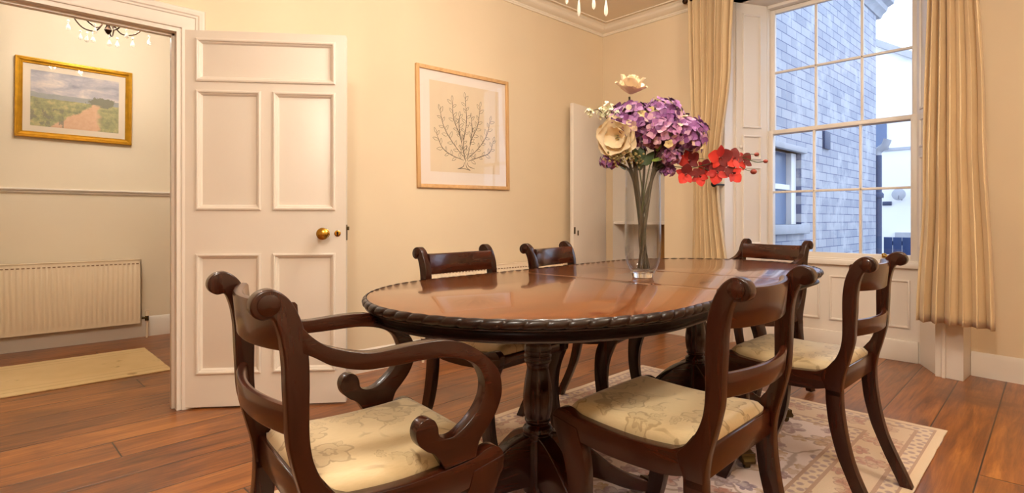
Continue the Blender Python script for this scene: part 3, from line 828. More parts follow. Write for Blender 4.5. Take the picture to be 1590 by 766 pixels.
def pedestal(lx, ly, rot):
    r = empty('pedestal', (lx, ly, 0), rot, table)
    # keep legs as sub-parts of the pedestal column mesh
    b = B(); pr = spline([(a, z) for a, z in COLP], 3); lathe(b, [(max(p.x, .01), p.y - RZ) for p in pr], seg=32)
    box(b, (-0.27, -0.075, TT - 0.072), (0.27, 0.075, TT - 0.055), 0.004)
    colo = obj('pedestal', b, M['mahog'], table, 40, (lx, ly, 0), (0, 0, rot))
    bpy.data.objects.remove(r)
    for k in range(4):
        a = k * PI / 2
        top = [(0.02, .318), (0.07, .312), (0.13, .285), (0.20, .232), (0.28, .165), (0.36, .112), (0.42, .083), (0.455, .070)]
        bot = [(0.455, .036), (0.41, .045), (0.34, .070), (0.27, .105), (0.20, .138), (0.13, .155), (0.06, .158), (0.02, .158)]
        ol = [(p.x, p.y - RZ) for p in spline(top, 5)] + [(p.x, p.y - RZ) for p in spline(bot, 5)]
        b = B(); prism(b, ol, -0.024, 0.024, 0.006, 3, 'XZ')
        lg = obj('leg', b, M['mahogx'], colo, 40, rot=(0, 0, a))
        b = B(); prism(b, [(0.435, .082 - RZ), (0.475, .070 - RZ), (0.492, .045 - RZ), (0.488, .032 - RZ), (0.43, .034 - RZ)], -0.028, 0.028, 0.007, 3, 'XZ')
        Mw = Matrix.Translation((0.462, 0.0, 0.0145)) @ Matrix.Rotation(PI/2, 4, 'X')
        lathe(b, [(0.006, -0.012), (0.0145, -0.010), (0.0145, 0.010), (0.006, 0.012)], M=Mw, seg=18)
        for s_ in range(3): box(b, (0.446 + s_*0.014, -0.0295, .045 - RZ), (0.452 + s_*0.014, 0.0295, .072 - RZ), 0.002)
        obj('brass_caster', b, M['oldbrass'], lg, 40)
def to_local(x, y):
    v = Matrix.Rotation(-TPH, 3, 'Z') @ Vector((x - TCX, y - TCY, 0)); return v.x, v.y
px_, py_ = to_local(-1.228, 1.267); pedestal(px_, py_, math.radians(-17) - TPH)
px_, py_ = to_local(-1.324, 2.462); pedestal(px_, py_, math.radians(-37) - TPH)

# ------------------------------------------------------------------ regency chairs
U0 = 0.25; HWD = 0.205     # half distance between the side frames
TH = 0.0165                # half thickness of a side frame
def sh(pts, up=0.0): return [(p[0] - U0, p[1] + up) for p in pts]
FRONT = [(.122, .417), (.124, .452), (.14, .476), (.122, .492), (.106, .511), (.094, .528), (.084, .550), (.077, .575), (.073, .61), (.0725, .66), (.073, .70), (.072, .742), (.068, .779), (.061, .808), (.049, .837), (.034, .859), (.012, .8735), (-.008, .871), (-.021, .860), (-.0255, .845), (-.020, .830), (-.006, .822), (.008, .823)]
REAR = [(.018, .806), (.0255, .778), (.030, .742), (.0315, .70), (.034, .65), (.037, .60), (.043, .568), (.051, .535), (.059, .505), (.068, .470), (.0735, .43), (.074, .405)]
def chair(armed, name, label):
    r = empty(name)
    tag(r, label, 'chair', 'regency style dining chairs around the table')
    for sg in (-1, 1):
        y = sg * HWD
        b = B()
        ol = [(.122, .40)] + [tuple(p) for p in spline([(.1225, .417), (.140, .466), (.122, .491), (.106, .511), (.094, .528), (.084, .550), (.077, .575), (.073, .61), (.0725, .66), (.073, .70), (.072, .742), (.068, .779), (.061, .808), (.049, .837), (.034, .859), (.012, .8735), (-.008, .871), (-.021, .860), (-.0255, .845), (-.020, .830), (-.006, .822), (.010, .8225), (.019, .804), (.0255, .778), (.030, .742), (.0315, .70), (.034, .65), (.037, .60), (.043, .568), (.051, .535), (.059, .505), (.068, .470), (.0735, .43), (.0740, .40)], 5)]
        prism(b, sh(ol), y - TH, y + TH, 0.0055, 3)
        post = obj('back_post', b, M['mahog'], r, 40)
        # turned boss on the scroll ends
        b = B(); lathe(b, [(0.0, 0), (0.019, 0), (0.0185, 0.003), (0.013, 0.0055), (0.0, 0.0065)], M=Matrix.Translation((0.004 - U0, y + sg * (TH - 0.0005), 0.8475)) @ Matrix.Rotation(-sg * PI/2, 4, 'X'), seg=24)
        obj('scroll_boss', b, M['mahog'], post, 40)
        b = B()
        ol = [tuple(p) for p in spline([(.1221, .42), (.121, .385), (.116, .335), (.109, .292), (.090, .217), (.068, .160), (.044, .103), (.020, .052), (-.002, .004), (-.004, 0.0)], 4)] + \
             [tuple(p) for p in spline([(-.042, 0.0), (-.040, .006), (-.018, .056), (.008, .11), (.038, .183), (.058, .262), (.070, .34), (.0738, .385), (.0745, .42)], 4)]
        prism(b, sh(ol), y - TH, y + TH, 0.005, 3); obj('leg', b, M['mahog'], r, 40)
        b = B()
        top = [(.100, .520), (.107, .510), (.122, .4915), (.142, .480), (.165, .4735), (.25, .4675), (.33, .4695), (.40, .475), (.430, .4795), (.448, .488), (.468, .4915), (.485, .487), (.4975, .474), (.500, .458)]
        bot = [(.500, .452), (.490, .425), (.43, .422), (.41, .418), (.35, .411), (.28, .408), (.20, .410), (.15, .416), (.112, .428)]
        ol = [tuple(p) for p in spline(top, 4)] + [tuple(p) for p in spline(bot, 4)]
        prism(b, sh(ol), y - TH + 0.001, y + TH - 0.001, 0.004, 3); obj('side_rail', b, M['mahogx'], r, 40)
        b = B()
        ol = [tuple(p) for p in spline([(.500, .466), (.4985, .450), (.489, .425), (.474, .392), (.460, .355), (.449, .305), (.446, .250), (.450, .190), (.462, .130), (.482, .065), (.507, .004), (.509, 0.0)], 4)] + \
             [tuple(p) for p in spline([(.468, 0.0), (.466, .005), (.440, .065), (.416, .130), (.401, .190), (.393, .250), (.391, .305), (.393, .355), (.400, .392), (.412, .425), (.42, .45)], 4)]
        prism(b, sh(ol), y - TH - 0.0005, y + TH + 0.0005, 0.005, 3); obj('leg', b, M['mahog'], r, 40)
        if armed:
            b = B()
            o1 = spline([(.058, .806), (.076, .785), (.101, .766), (.128, .755), (.150, .748), (.180, .741), (.215, .740), (.286, .744), (.342, .743), (.388, .733), (.427, .713), (.460, .687), (.485, .658), (.494, .628), (.493, .598), (.478, .564), (.455, .536), (.437, .517), (.428, .496), (.424, .480)], 4)
            o2 = spline([(.35, .474), (.335, .498), (.322, .512), (.305, .522), (.287, .540), (.281, .562), (.288, .580), (.304, .588), (.322, .582), (.331, .566), (.334, .549), (.345, .540), (.360, .537), (.378, .541), (.405, .558), (.429, .580), (.445, .607), (.449, .632), (.445, .650), (.433, .672), (.412, .688), (.374, .702), (.32, .709), (.237, .708), (.181, .709), (.146, .716), (.128, .722), (.107, .730), (.082, .746), (.060, .758)], 4)
            ol = [(p.x, p.y) for p in o1] + [(p.x, p.y) for p in o2]
            prism(b, sh(ol), y - TH + 0.0015 + sg*0.002, y + TH - 0.0015 + sg*0.002, 0.0065, 3); obj('arm', b, M['mahogx'], r, 40)
    yi = HWD - TH + 0.002
    def bowed(z0f, z1f, u_end, sag, t, name, mat, n=16):
        b = B(); F, R_, = [], []
        rings = []
        for i in range(n + 1):
            s = -1 + 2 * i / n; y = s * yi; u = u_end - sag * (1 - s * s)
            zb, zt, lean = z0f(s), z1f(s), 0.10
            c = []
            for (du, z) in ((0, zb), (0.002, zb + 0.004), (0.002, zt - 0.006), (-0.002, zt - 0.001), (-t/2, zt), (-t + 0.002, zt - 0.001), (-t - 0.001, zt - 0.006), (-t - 0.001, zb + 0.004), (-t + 0.002, zb)):
                c.append(b.verts.new((u + du - (z - zb) * lean - U0, y, z)))
            rings.append(c)
        q = len(rings[0])
        for a, c in zip(rings[:-1], rings[1:]):
            for k in range(q): b.faces.new([a[k], a[(k+1) % q], c[(k+1) % q], c[k]])
        b.faces.new(rings[0]); b.faces.new(rings[-1][::-1])
        return obj(name, b, mat, r, 50)
    bowed(lambda s: 0.752 + 0.004 * s * s, lambda s: 0.846 - 0.004 * (1 - s * s), 0.066, 0.040, 0.019, 'crest_rail', M['mahogy'])
    bowed(lambda s: 0.605, lambda s: 0.661, 0.062, 0.034, 0.016, 'cross_rail', M['mahogy'])
    b = B(); box(b, (.082 - U0, -yi, .415), (.104 - U0, yi, .482), 0.003); obj('rear_rail', b, M['mahogy'], r)
    b = B(); ol = [(p.x, p.y) for p in spline([(.462, .420), (.483, .420), (.486, .432), (.486, .455), (.478, .468), (.462, .470)], 2)]
    prism(b, sh(ol), -yi, yi, 0.0, 1); obj('front_rail', b, M['mahogy'], r, 40)
    # drop-in cushion: domed slab following the dipped rails
    b = B(); NX, NY = 20, 16; hw = HWD - TH - 0.0015
    def ztop(u):
        return 0.474 + 0.013 * ((u - .28) / .2) ** 2
    def edge(s, t):  # 0 at border .. 1 inside
        d = min(1 - abs(s), 1 - abs(t)); return min(1.0, d / 0.16)
    T, Bm = [], []
    for i in range(NX + 1):
        s = -1 + 2 * i / NX; s = math.copysign(abs(s) ** 0.75, s); rt, rb = [], []
        for j in range(NY + 1):
            t = -1 + 2 * j / NY; t = math.copysign(abs(t) ** 0.75, t)
            rr = 1 - 0.035 * (abs(s) ** 10) * (abs(t) ** 4)
            u = .283 + .192 * s * (1 - 0.03 * abs(t) ** 10); v = hw * t * rr
            e = edge(s, t); dome = (1 - s * s) * (1 - t * t)
            z = ztop(u) + 0.002 + 0.020 * (1 - (1 - e) ** 2.4) + 0.012 * dome
            rt.append(b.verts.new((u - U0, v, z))); rb.append(b.verts.new((u - U0, v * 0.985, ztop(u) - 0.022)))
        T.append(rt); Bm.append(rb)
    for i in range(NX):
        for j in range(NY):
            b.faces.new([T[i][j], T[i+1][j], T[i+1][j+1], T[i][j+1]]); b.faces.new([Bm[i][j], Bm[i][j+1], Bm[i+1][j+1], Bm[i+1][j]])
    for i in range(NX):
        for j in (0, NY): b.faces.new([T[i][j], Bm[i][j], Bm[i+1][j], T[i+1][j]])
    for j in range(NY):
        for i in (0, NX): b.faces.new([T[i][j], T[i][j+1], Bm[i][j+1], Bm[i][j]])
    obj('seat', b, M['damask'], r, 75)
    return r
def put(c, sx, sy, ang, z=RZ, k=1.0):
    """place with the middle of the two scrolls at (sx, sy), facing ang degrees"""
    a = math.radians(ang)
    c.location = (sx + math.cos(a) * U0 * k, sy + math.sin(a) * U0 * k, z); c.rotation_euler = (0, 0, a)
    if k != 1.0: c.scale = (k, k, k)
A1 = chair(True, 'carver_chair', 'mahogany armchair in the left foreground with cream damask seat at the near table end')
S1 = chair(False, 'side_chair', 'armless mahogany chair in front on the near right of the table with floral cream seat')
GRP = 'regency style dining chairs around the table'
put(A1, -1.176, 0.351, 84.5, RZ, 1.0)
put(S1, -0.510, 1.331, 182.0)
S2 = copy_tree(S1); S2['label'] = 'armless mahogany chair on the right side of the table nearer the window and right curtain'
put(S2, -0.5005, 2.256, 180.0)
L1 = copy_tree(S1); L1['label'] = 'armless mahogany chair behind the table, directly below the framed tree drawing'
put(L1, -2.05, 1.55, 5.0)
L2 = copy_tree(S1); L2['label'] = 'armless mahogany chair behind the table, next to the white cupboard door in the corner'
put(L2, -2.02, 2.145, 13.0)
A2 = copy_tree(A1); A2['label'] = 'mahogany armchair at the far end of the table in front of the window'
put(A2, -1.335, 3.47, -104.0)
A2.scale = (1, 1, 1)

# ------------------------------------------------------------------ radiators
def radiator(loc, rz, L, z0, z1, label, depth=0.075, valve_end=1):
    r = empty('radiator', loc, rz); tag(r, label, 'radiator')
    # local: x along wall, -y is the room side, back against y=0
    b = B(); yf = -depth
    n = max(3, int(L / 0.034)); pitch = (L - 0.04) / n
    prof = []
    x = 0.0; prof = [(0.0, yf + 0.006), (0.02, yf + 0.006)]
    for i in range(n):
        xx = 0.02 + i * pitch
        prof += [(xx + pitch*0.15, yf + 0.006), (xx + pitch*0.32, yf), (xx + pitch*0.68, yf), (xx + pitch*0.85, yf + 0.006)]
    prof += [(L - 0.02, yf + 0.006), (L, yf + 0.006)]
    zs = [z0, z0 + 0.03, z0 + 0.045, z1 - 0.06, z1 - 0.045, z1 - 0.002]
    rows = []
    for z in zs:
        k = 1.0 if z0 + 0.04 < z < z1 - 0.05 else 0.0
        rows.append([b.verts.new((px, yf + 0.006 + (py - yf - 0.006) * k, z)) for px, py in prof])
    for a, c in zip(rows[:-1], rows[1:]):
        for i in range(len(prof) - 1): b.faces.new([a[i], a[i+1], c[i+1], c[i]])
    obj('front_panel', b, M['radw'], r, 50)
    b = B(); box(b, (0, -depth + 0.0062, z0), (L, -0.02, z0 + 0.012)); box(b, (0, -0.024, z0), (L, -0.016, z1))
    for x in (0, L - 0.008): box(b, (x, -depth + 0.006, z0), (x + 0.008, -0.016, z1), 0.001)
    obj('casing', b, M['radw'], r)
    b = B(); box(b, (0.0, -depth + 0.002, z1 - 0.006), (L, -0.014, z1), 0.002)
    tp = obj('top_grille', b, M['radw'], r)
    b = B(); m = int(L / 0.03)
    for i in range(m): box(b, (0.012 + i * (L - 0.02) / m, -depth + 0.0035, z1 - 0.040), (0.030 + i * (L - 0.02) / m, -depth + 0.0065, z1 - 0.032))
    obj('slots', b, M['radslot'], tp)
    for x in (0.15, L - 0.15):
        b = B(); box(b, (x - 0.015, -0.017, z0 + 0.05), (x + 0.015, 0.0255, z1 - 0.05)); obj('wall_bracket', b, M['radw'], r)
    xe = L + 0.045 if valve_end > 0 else -0.045; xi = L - 0.002 if valve_end > 0 else 0.002
    b = B(); tube(b, [(xe, -0.045, 0.0), (xe, -0.045, z0 + 0.03)], 0.009, 12); p = obj('pipe', b, M['radw'], r)
    b = B(); tube(b, [(xi, -0.045, z0 + 0.035), (xe, -0.045, z0 + 0.035)], 0.010, 12); tube(b, [(xe, -0.045, z0 + 0.01), (xe, -0.045, z0 + 0.055)], 0.014, 12)
    v = obj('valve', b, M['oldbrass'], r)
    b = B(); tube(b, [(xe, -0.045, z0 + 0.05), (xe, -0.045, z0 + 0.095)], 0.016, 16); obj('valve_cap', b, M['radw'], v)
    return r
radiator((-5.574, -0.60, 0), PI / 2, 1.48, 0.135, 0.672, 'white panel radiator on the hall wall beneath the gold framed picture', 0.094)
radiator((XP + 0.026, 2.22, 0), PI / 2, 1.42, 0.12, 0.655, 'white panel radiator behind the dining table on the cream wall', 0.078, -1)

# ------------------------------------------------------------------ framed pictures
def frame_pieces(b, w, h, fw, prof):
    """mitred moulding in local XZ (x right, z up), face to -y; prof: (inset from outer edge, height off wall)"""
    c = [((-w/2, -h/2), (1, 1)), ((w/2, -h/2), (-1, 1)), ((w/2, h/2), (-1, -1)), ((-w/2, h/2), (1, -1))]
    R = [[b.verts.new((q[0] + n[0]*o, -d, q[1] + n[1]*o)) for o, d in prof] for q, n in c]
    for i in range(4):
        for k in range(len(prof) - 1): b.faces.new([R[i][k], R[(i+1) % 4][k], R[(i+1) % 4][k+1], R[i][k+1]])
def flat(b, w, h, y, cx=0, cz=0):
    q = [b.verts.new(p) for p in ((cx - w/2, y, cz - h/2), (cx + w/2, y, cz - h/2), (cx + w/2, y, cz + h/2), (cx - w/2, y, cz + h/2))]; b.faces.new(q)
def landscape_mat():
    t = MT('landscape_print'); p = t.obj(); x, y, z = t.xyz(p)
    w = 0.555; h = 0.43
    u = t.math('ADD', t.math('DIVIDE', x, w), 0.5); v = t.math('ADD', t.math('DIVIDE', z, h), 0.5)
    n1 = t.noise(t.map(p, (5, 5, 12)), 1.0, 5, 0.6, 0.4); n2 = t.noise(p, 28, 4, 0.7)
    sky = t.ramp(t.math('ADD', n1, t.math('MULTIPLY', t.math('SUBTRACT', v, 0.8), -0.3)), [(0.32, (120, 128, 152)), (0.5, (172, 172, 186)), (0.66, (226, 214, 206))])
    field = t.ramp(t.math('ADD', t.math('MULTIPLY', n2, 0.6), t.math('MULTIPLY', t.noise(t.map(p, (6, 6, 30)), 1.0, 4), 0.4)), [(0.35, (84, 104, 70)), (0.5, (140, 146, 92)), (0.64, (196, 180, 116))])
    hz = t.math('ADD', 0.60, t.math('MULTIPLY', t.math('SUBTRACT', t.noise(t.map(p, (9, 1, 1)), 1.0, 2), 0.5), 0.08))
    hill = t.mix(n2, (112, 128, 142), (160, 166, 166))
    c = t.mix(t.step(v, t_hz(t, hz, -0.07), t_hz(t, hz, -0.05)), field, hill) if False else t.mix(t.math('GREATER_THAN', v, t.math('SUBTRACT', hz, 0.09)), field, hill)
    c = t.mix(t.math('GREATER_THAN', v, hz), c, sky)
    # trees right of the path
    tr = t.math('SUBTRACT', 1.0, t.math('POWER', t.math('ADD', t.math('POWER', t.math('DIVIDE', t.math('SUBTRACT', u, 0.80), 0.17), 2.0), t.math('POWER', t.math('DIVIDE', t.math('SUBTRACT', v, 0.55), 0.09), 2.0)), 0.5))
    c = t.mix(t.math('GREATER_THAN', t.math('ADD', tr, t.math('MULTIPLY', t.math('SUBTRACT', n2, 0.5), 1.6)), 0.05), c, (86, 98, 84))
    # path: from the lower centre narrowing to the horizon
    below = t.math('MAXIMUM', t.math('SUBTRACT', 0.50, v), 0.0)
    cen = t.math('SUBTRACT', 0.74, t.math('MULTIPLY', t.math('POWER', below, 1.0), 0.52)); wd = t.math('ADD', 0.012, t.math('MULTIPLY', below, 0.55))
    off = t.math('ABSOLUTE', t.math('ADD', t.math('SUBTRACT', u, cen), t.math('MULTIPLY', t.math('SUBTRACT', t.noise(p, 14, 4, 0.7), 0.5), 0.22)))
    m = t.math('MULTIPLY', t.math('SUBTRACT', 1.0, t.step(t.math('SUBTRACT', off, wd), -0.03, 0.03)), t.math('LESS_THAN', v, 0.50))
    c = t.mix(m, c, t.mix(n2, (200, 136, 96), (236, 198, 160)))
    shr = t.math('MULTIPLY', t.step(t.noise(p, 20, 4, 0.7), 0.50, 0.56), t.math('MULTIPLY', t.math('LESS_THAN', u, 0.36), t.math('LESS_THAN', v, 0.34)))
    c = t.mix(t.math('MULTIPLY', shr, 0.8), c, (84, 96, 84))
    c = t.mix(0.18, c, (232, 208, 178))
    t.col(c); t.set(Roughness=0.7); return t.m
def t_hz(t, h, o): return t.math('ADD', h, o)
M['land'] = landscape_mat()
M['matboard'] = plain('cream_mount_board', (236, 218, 194), 0.8, var=0.01)
M['matwhite'] = plain('white_mount_board', (240, 226, 214), 0.8, var=0.01)
M['paper'] = plain('aged_print_paper', (234, 212, 180), 0.8, var=0.03, scale=3)
M['ink'] = plain('brown_black_ink', (52, 38, 34), 0.8, var=0.0)
# gold framed landscape in the hall: centre y .46 z 1.94, 0.735 x 0.61
gp = empty('framed_landscape', (-5.598, 0.459, 1.942), PI / 2); tag(gp, 'gold framed landscape print of a path through fields on the hall wall', 'picture')
gp.rotation_euler = (0, math.radians(0.5), PI / 2)
b = B(); frame_pieces(b, 0.735, 0.612, 0.05, [(0, 0), (0, 0.024), (0.004, 0.030), (0.010, 0.031), (0.013, 0.026), (0.020, 0.028), (0.028, 0.022), (0.036, 0.016), (0.041, 0.018), (0.045, 0.014), (0.046, 0.006)])
obj('frame', b, M['gilt'], gp, 25)
b = B(); flat(b, 0.65, 0.53, -0.007); mb = obj('mount', b, M['matboard'], gp, smooth=0)
b = B(); flat(b, 0.555, 0.43, -0.0078); obj('print', b, M['land'], gp, smooth=0)
b = B(); flat(b, 0.65, 0.53, -0.0105); obj('glass', b, M['picglass'], gp, smooth=0)
b = B(); box(b, (-0.36, -0.005, -0.30), (0.36, 0.0, 0.30)); obj('backing', b, M['oak'], gp)
# pale oak framed botanical line drawing (a plain generic plant sketch)
tp_ = empty('framed_drawing', (XP, 2.604, 1.681), PI / 2); tag(tp_, 'pale wood framed line drawing of a leafy plant on the cream wall', 'picture')
tp_.rotation_euler = (0, math.radians(-1.0), PI / 2)
b = B(); W_, H_ = 0.888, 0.882
b.free()
for a in ((-W_/2, -H_/2, -W_/2 + .027, H_/2), (W_/2 - .027, -H_/2, W_/2, H_/2)):
    b = B(); box(b, (a[0], -0.022, a[1]), (a[2], 0, a[3]), 0.002); obj('frame_side', b, M['oak'], tp_)
for a in ((-W_/2 + .0272, -H_/2, W_/2 - .0272, -H_/2 + .027), (-W_/2 + .0272, H_/2 - .027, W_/2 - .0272, H_/2)):
    b = B(); box(b, (a[0], -0.022, a[1]), (a[2], 0, a[3]), 0.002); obj('frame_rail', b, M['oaky'], tp_)
b = B(); flat(b, W_ - .05, H_ - .05, -0.006); obj('mount', b, M['matwhite'], tp_, smooth=0)
b = B(); flat(b, 0.672, 0.665, -0.0068, 0.01, 0.012); obj('print', b, M['paper'], tp_, smooth=0)
rp = random.Random(21); b = B()
def stroke(P, w=0.0016):
    P = [Vector((p[0], p[1])) for p in P]; L, R = [], []
    for i in range(len(P)):
        d = (P[min(i+1, len(P)-1)] - P[max(i-1, 0)]).normalized(); n = Vector((-d.y, d.x)); ww = w * (0.55 + 0.6 * math.sin(PI * (i + 0.6) / (len(P) + 0.2)))
        L.append(b.verts.new((P[i].x + n.x*ww, -0.0073, P[i].y + n.y*ww))); R.append(b.verts.new((P[i].x - n.x*ww, -0.0073, P[i].y - n.y*ww)))
    for i in range(len(P) - 1): b.faces.new([L[i], L[i+1], R[i+1], R[i]])
def leaf_line(p, a, l):
    d = Vector((math.cos(a), math.sin(a))); n = Vector((-d.y, d.x)); p = Vector(p)
    stroke([tuple(q) for q in spline([p, p + d*l*.35 + n*l*.20, p + d*l*.75 + n*l*.14, p + d*l], 4)], 0.0011)
    stroke([tuple(q) for q in spline([p, p + d*l*.4 - n*l*.17, p + d*l*.8 - n*l*.10, p + d*l], 4)], 0.0011)
def stem(pts, n, side0=1):
    P = spline(pts, 10); stroke([tuple(p) for p in P], 0.0022)
    for i in range(n):
        k = int((0.12 + 0.86 * i / max(1, n - 1)) * (len(P) - 2)); d = P[k+1] - P[k]; a = math.atan2(d.y, d.x)
        sd = side0 if i % 2 else -side0
        leaf_line(P[k], a + sd * rp.uniform(0.6, 1.1), rp.uniform(0.038, 0.058))
    leaf_line(P[-1], math.atan2((P[-1] - P[-2]).y, (P[-1] - P[-2]).x), 0.045)
stem([(0.0, -0.25), (-0.02, -0.10), (0.012, 0.08), (0.0, 0.25)], 15)
stem([(-0.01, -0.22), (-0.05, -0.05), (-0.11, 0.08), (-0.12, 0.21)], 12)
stem([(0.01, -0.23), (0.06, -0.06), (0.12, 0.05), (0.15, 0.20)], 12)
stem([(-0.02, -0.20), (-0.12, -0.10), (-0.20, 0.01), (-0.235, 0.13)], 11)
stem([(0.02, -0.21), (0.13, -0.12), (0.21, -0.02), (0.25, 0.10)], 11)
stem([(-0.02, -0.225), (-0.14, -0.19), (-0.22, -0.14), (-0.27, -0.04)], 9)
stem([(0.02, -0.23), (0.14, -0.19), (0.24, -0.15), (0.28, -0.06)], 9)
stem([(-0.04, -0.09), (-0.06, 0.02), (-0.055, 0.10)], 5); stem([(0.04, -0.10), (0.065, 0.0), (0.06, 0.10)], 5)
for q in ([(-0.012, -0.24), (-0.03, -0.275), (-0.08, -0.292)], [(0.012, -0.24), (0.03, -0.27), (0.085, -0.285)], [(0.0, -0.25), (0.01, -0.28), (0.045, -0.30)], [(-0.08, -0.292), (-0.02, -0.288), (0.045, -0.30)]):
    stroke([tuple(p) for p in spline(q, 6)], 0.002)
obj('ink_drawing', b, M['ink'], tp_, smooth=0)
b = B(); flat(b, W_ - .05, H_ - .05, -0.0125); obj('glass', b, M['picglass'], tp_, smooth=0)

# ------------------------------------------------------------------ glass vase and the flowers in it
VX, VY = -1.215, 1.845
RT = Vector((0.6845, 0.729, 0)); FW = Vector((-0.729, 0.6845, 0)); UP = Vector((0, 0, 1))
vase = empty('glass_vase', (VX, VY, TZ + 0.0005)); tag(vase, 'tall clear glass vase with thick base holding the flowers on the table', 'vase')
b = B()
vp = [(0.0405, 0.018), (0.052, 0.032), (0.062, 0.055), (0.0675, 0.085), (0.0695, 0.13), (0.0695, 0.25), (0.0680, 0.36), (0.0675, 0.425), (0.0655, 0.427)]
vi = [(0.0645, 0.424), (0.0650, 0.36), (0.0660, 0.25), (0.0660, 0.13), (0.0640, 0.09), (0.058, 0.06), (0.047, 0.038), (0.030, 0.029), (0.0, 0.027)]
lathe(b, [(p.x, p.y) for p in spline(vp, 3)] + [(max(p.x, 0), p.y) for p in spline(vi, 3)], seg=48, close_bot=False, close_top=False)
obj('vase_wall', b, M['vaseglass'], vase, 60)
b = B(); lathe(b, [(0.0, 0.0), (0.0385, 0.0), (0.0400, 0.002), (0.0415, 0.012), (0.047, 0.0245), (0.040, 0.0262), (0.02, 0.0225), (0.0, 0.0215)], seg=48); obj('vase_base', b, M['solidglass'], vase, 60)

def petal_mat(name, stops, rough=0.6, noise_dark=0.12, trans=0.15):
    t = MT(name); r = t.island(); n = t.noise(t.obj(), 60, 2)
    k = t.math('ADD', r, t.math('MULTIPLY', t.math('SUBTRACT', n, 0.5), noise_dark * 2))
    t.col(t.ramp(k, stops)); t.set(Roughness=rough, Sheen_Weight=0.2); return t.m
M['hyd'] = petal_mat('hydrangea_petals', [(0.0, (78, 26, 80)), (0.28, (114, 48, 112)), (0.52, (138, 78, 146)), (0.72, (164, 114, 166)), (0.86, (190, 144, 172)), (0.97, (212, 186, 156))])
M['hyd2'] = petal_mat('pink_hydrangea_petals', [(0.0, (96, 38, 92)), (0.4, (136, 72, 124)), (0.7, (168, 112, 146)), (1.0, (200, 156, 166))])
M['hydcream'] = petal_mat('cream_floret_petals', [(0.0, (212, 190, 130)), (1.0, (236, 222, 176))])
M['magn'] = petal_mat('cream_magnolia_petals', [(0.0, (226, 200, 164)), (1.0, (246, 230, 202))])
M['ros'] = petal_mat('cream_rose_petals', [(0.0, (232, 212, 174)), (1.0, (244, 230, 200))])
M['orch'] = petal_mat('red_orchid_petals', [(0.0, (104, 6, 10)), (0.35, (142, 10, 12)), (0.7, (182, 16, 12)), (1.0, (204, 40, 16))])
M['stemm'] = plain('olive_brown_stem', (78, 66, 40), 0.6, var=0.25, scale=14)
M['stemg'] = plain('green_stem', (70, 84, 40), 0.6, var=0.2, scale=14)
M['leafd'] = petal_mat('dark_green_leaf', [(0.0, (44, 60, 34)), (1.0, (84, 100, 56))])
M['leafl'] = petal_mat('fresh_green_leaf', [(0.0, (110, 132, 44)), (1.0, (136, 156, 60))])
M['sprig'] = petal_mat('tiny_white_blossom', [(0.0, (206, 208, 168)), (1.0, (240, 236, 210))])
M['budg'] = petal_mat('green_brown_berries', [(0.0, (108, 92, 50)), (0.6, (140, 128, 76)), (1.0, (192, 172, 110))])
M['budr'] = plain('dull_red_bud', (150, 62, 48), 0.5, var=0.15, scale=30)

fr_ = random.Random(4)
def frame_from(n, twist=0.0):
    n = Vector(n).normalized(); a = Vector((0, 0, 1)) if abs(n.z) < 0.9 else Vector((1, 0, 0))
    x = a.cross(n).normalized(); y = n.cross(x)
    c, s = math.cos(twist), math.sin(twist)
    return (x * c + y * s), (y * c - x * s), n
def petal(b, o, d, n, L, W, cup=0.3, curl=0.0, nu=4, nv=4, ruf=0.0, tip=0.0, mi=0):
    """petal growing from o along d, surface normal n, length L, width W; cup bends towards n"""
    d = d.normalized(); n = (n - d * n.dot(d)).normalized(); s = d.cross(n)
    rows = []
    for i in range(nu + 1):
        u = i / nu; w = W * (math.sin(PI * (0.10 + 0.80 * u)) ** 0.8) * (1 - tip * u * u); row = []
        for j in range(nv + 1):
            v = -1 + 2 * j / nv
            h = cup * L * u * u + 0.25 * abs(cup) * W * v * v * 2 + curl * L * max(0, u - 0.6) ** 2 * 4 + ruf * L * fr_.uniform(-1, 1) * u
            row.append(b.verts.new(o + d * (L * u * (1 - 0.10 * v * v)) + s * (w * 0.5 * v) + n * h))
        rows.append(row)
    for a, c in zip(rows[:-1], rows[1:]):
        for j in range(nv): b.faces.new([a[j], a[j+1], c[j+1], c[j]]).material_index = mi
def floret(b, o, n, size, np_=4, mi=0):
    x, y, z = frame_from(n, fr_.uniform(0, 2*PI))
    for k in range(np_):
        a = 2*PI*k/np_ + fr_.uniform(-.15, .15); d = x * math.cos(a) + y * math.sin(a)
        petal(b, o + d * 0.0015, d + z * fr_.uniform(0.05, 0.55), z, size * fr_.uniform(0.85, 1.1), size * fr_.uniform(0.95, 1.15), 0.12, -0.25, 3, 3, 0.07, mi=mi)
def at(a, z, dd=0.0): return Vector((VX, VY, 0)) + RT * a + FW * dd + UP * z
SB = [0]
def stem_to(P, r0=0.004, r1=0.0035, mat='stemm', extra=None):
    """stem from the foot of the vase to P; returns bmesh"""
    SB[0] += 1; k = SB[0]; a = k * 2.4; rr = 0.024 * (0.35 + 0.65 * ((k * 0.37) % 1))
    foot = Vector((VX + rr * math.cos(a), VY + rr * math.sin(a), TZ + 0.032 + 0.003))
    wst = Vector((VX + 0.011 * math.cos(a + 2.4), VY + 0.011 * math.sin(a + 2.4), TZ + 0.20 + 0.02 * math.sin(k)))
    d = Vector((P[0] - VX, P[1] - VY, 0)); q = d.normalized() * min(0.046, d.length * 0.6) if d.length > 1e-4 else Vector((0, 0, 0))
    neck = Vector((VX, VY, TZ + 0.41)) + q
    pts = spline([foot, wst, neck] + ([Vector(e) for e in extra] if extra else []) + [Vector(P)], 8)
    b = B(); n = len(pts); tube(b, pts, [r0 + (r1 - r0) * i / (n - 1) for i in range(n)], 8)
    return b
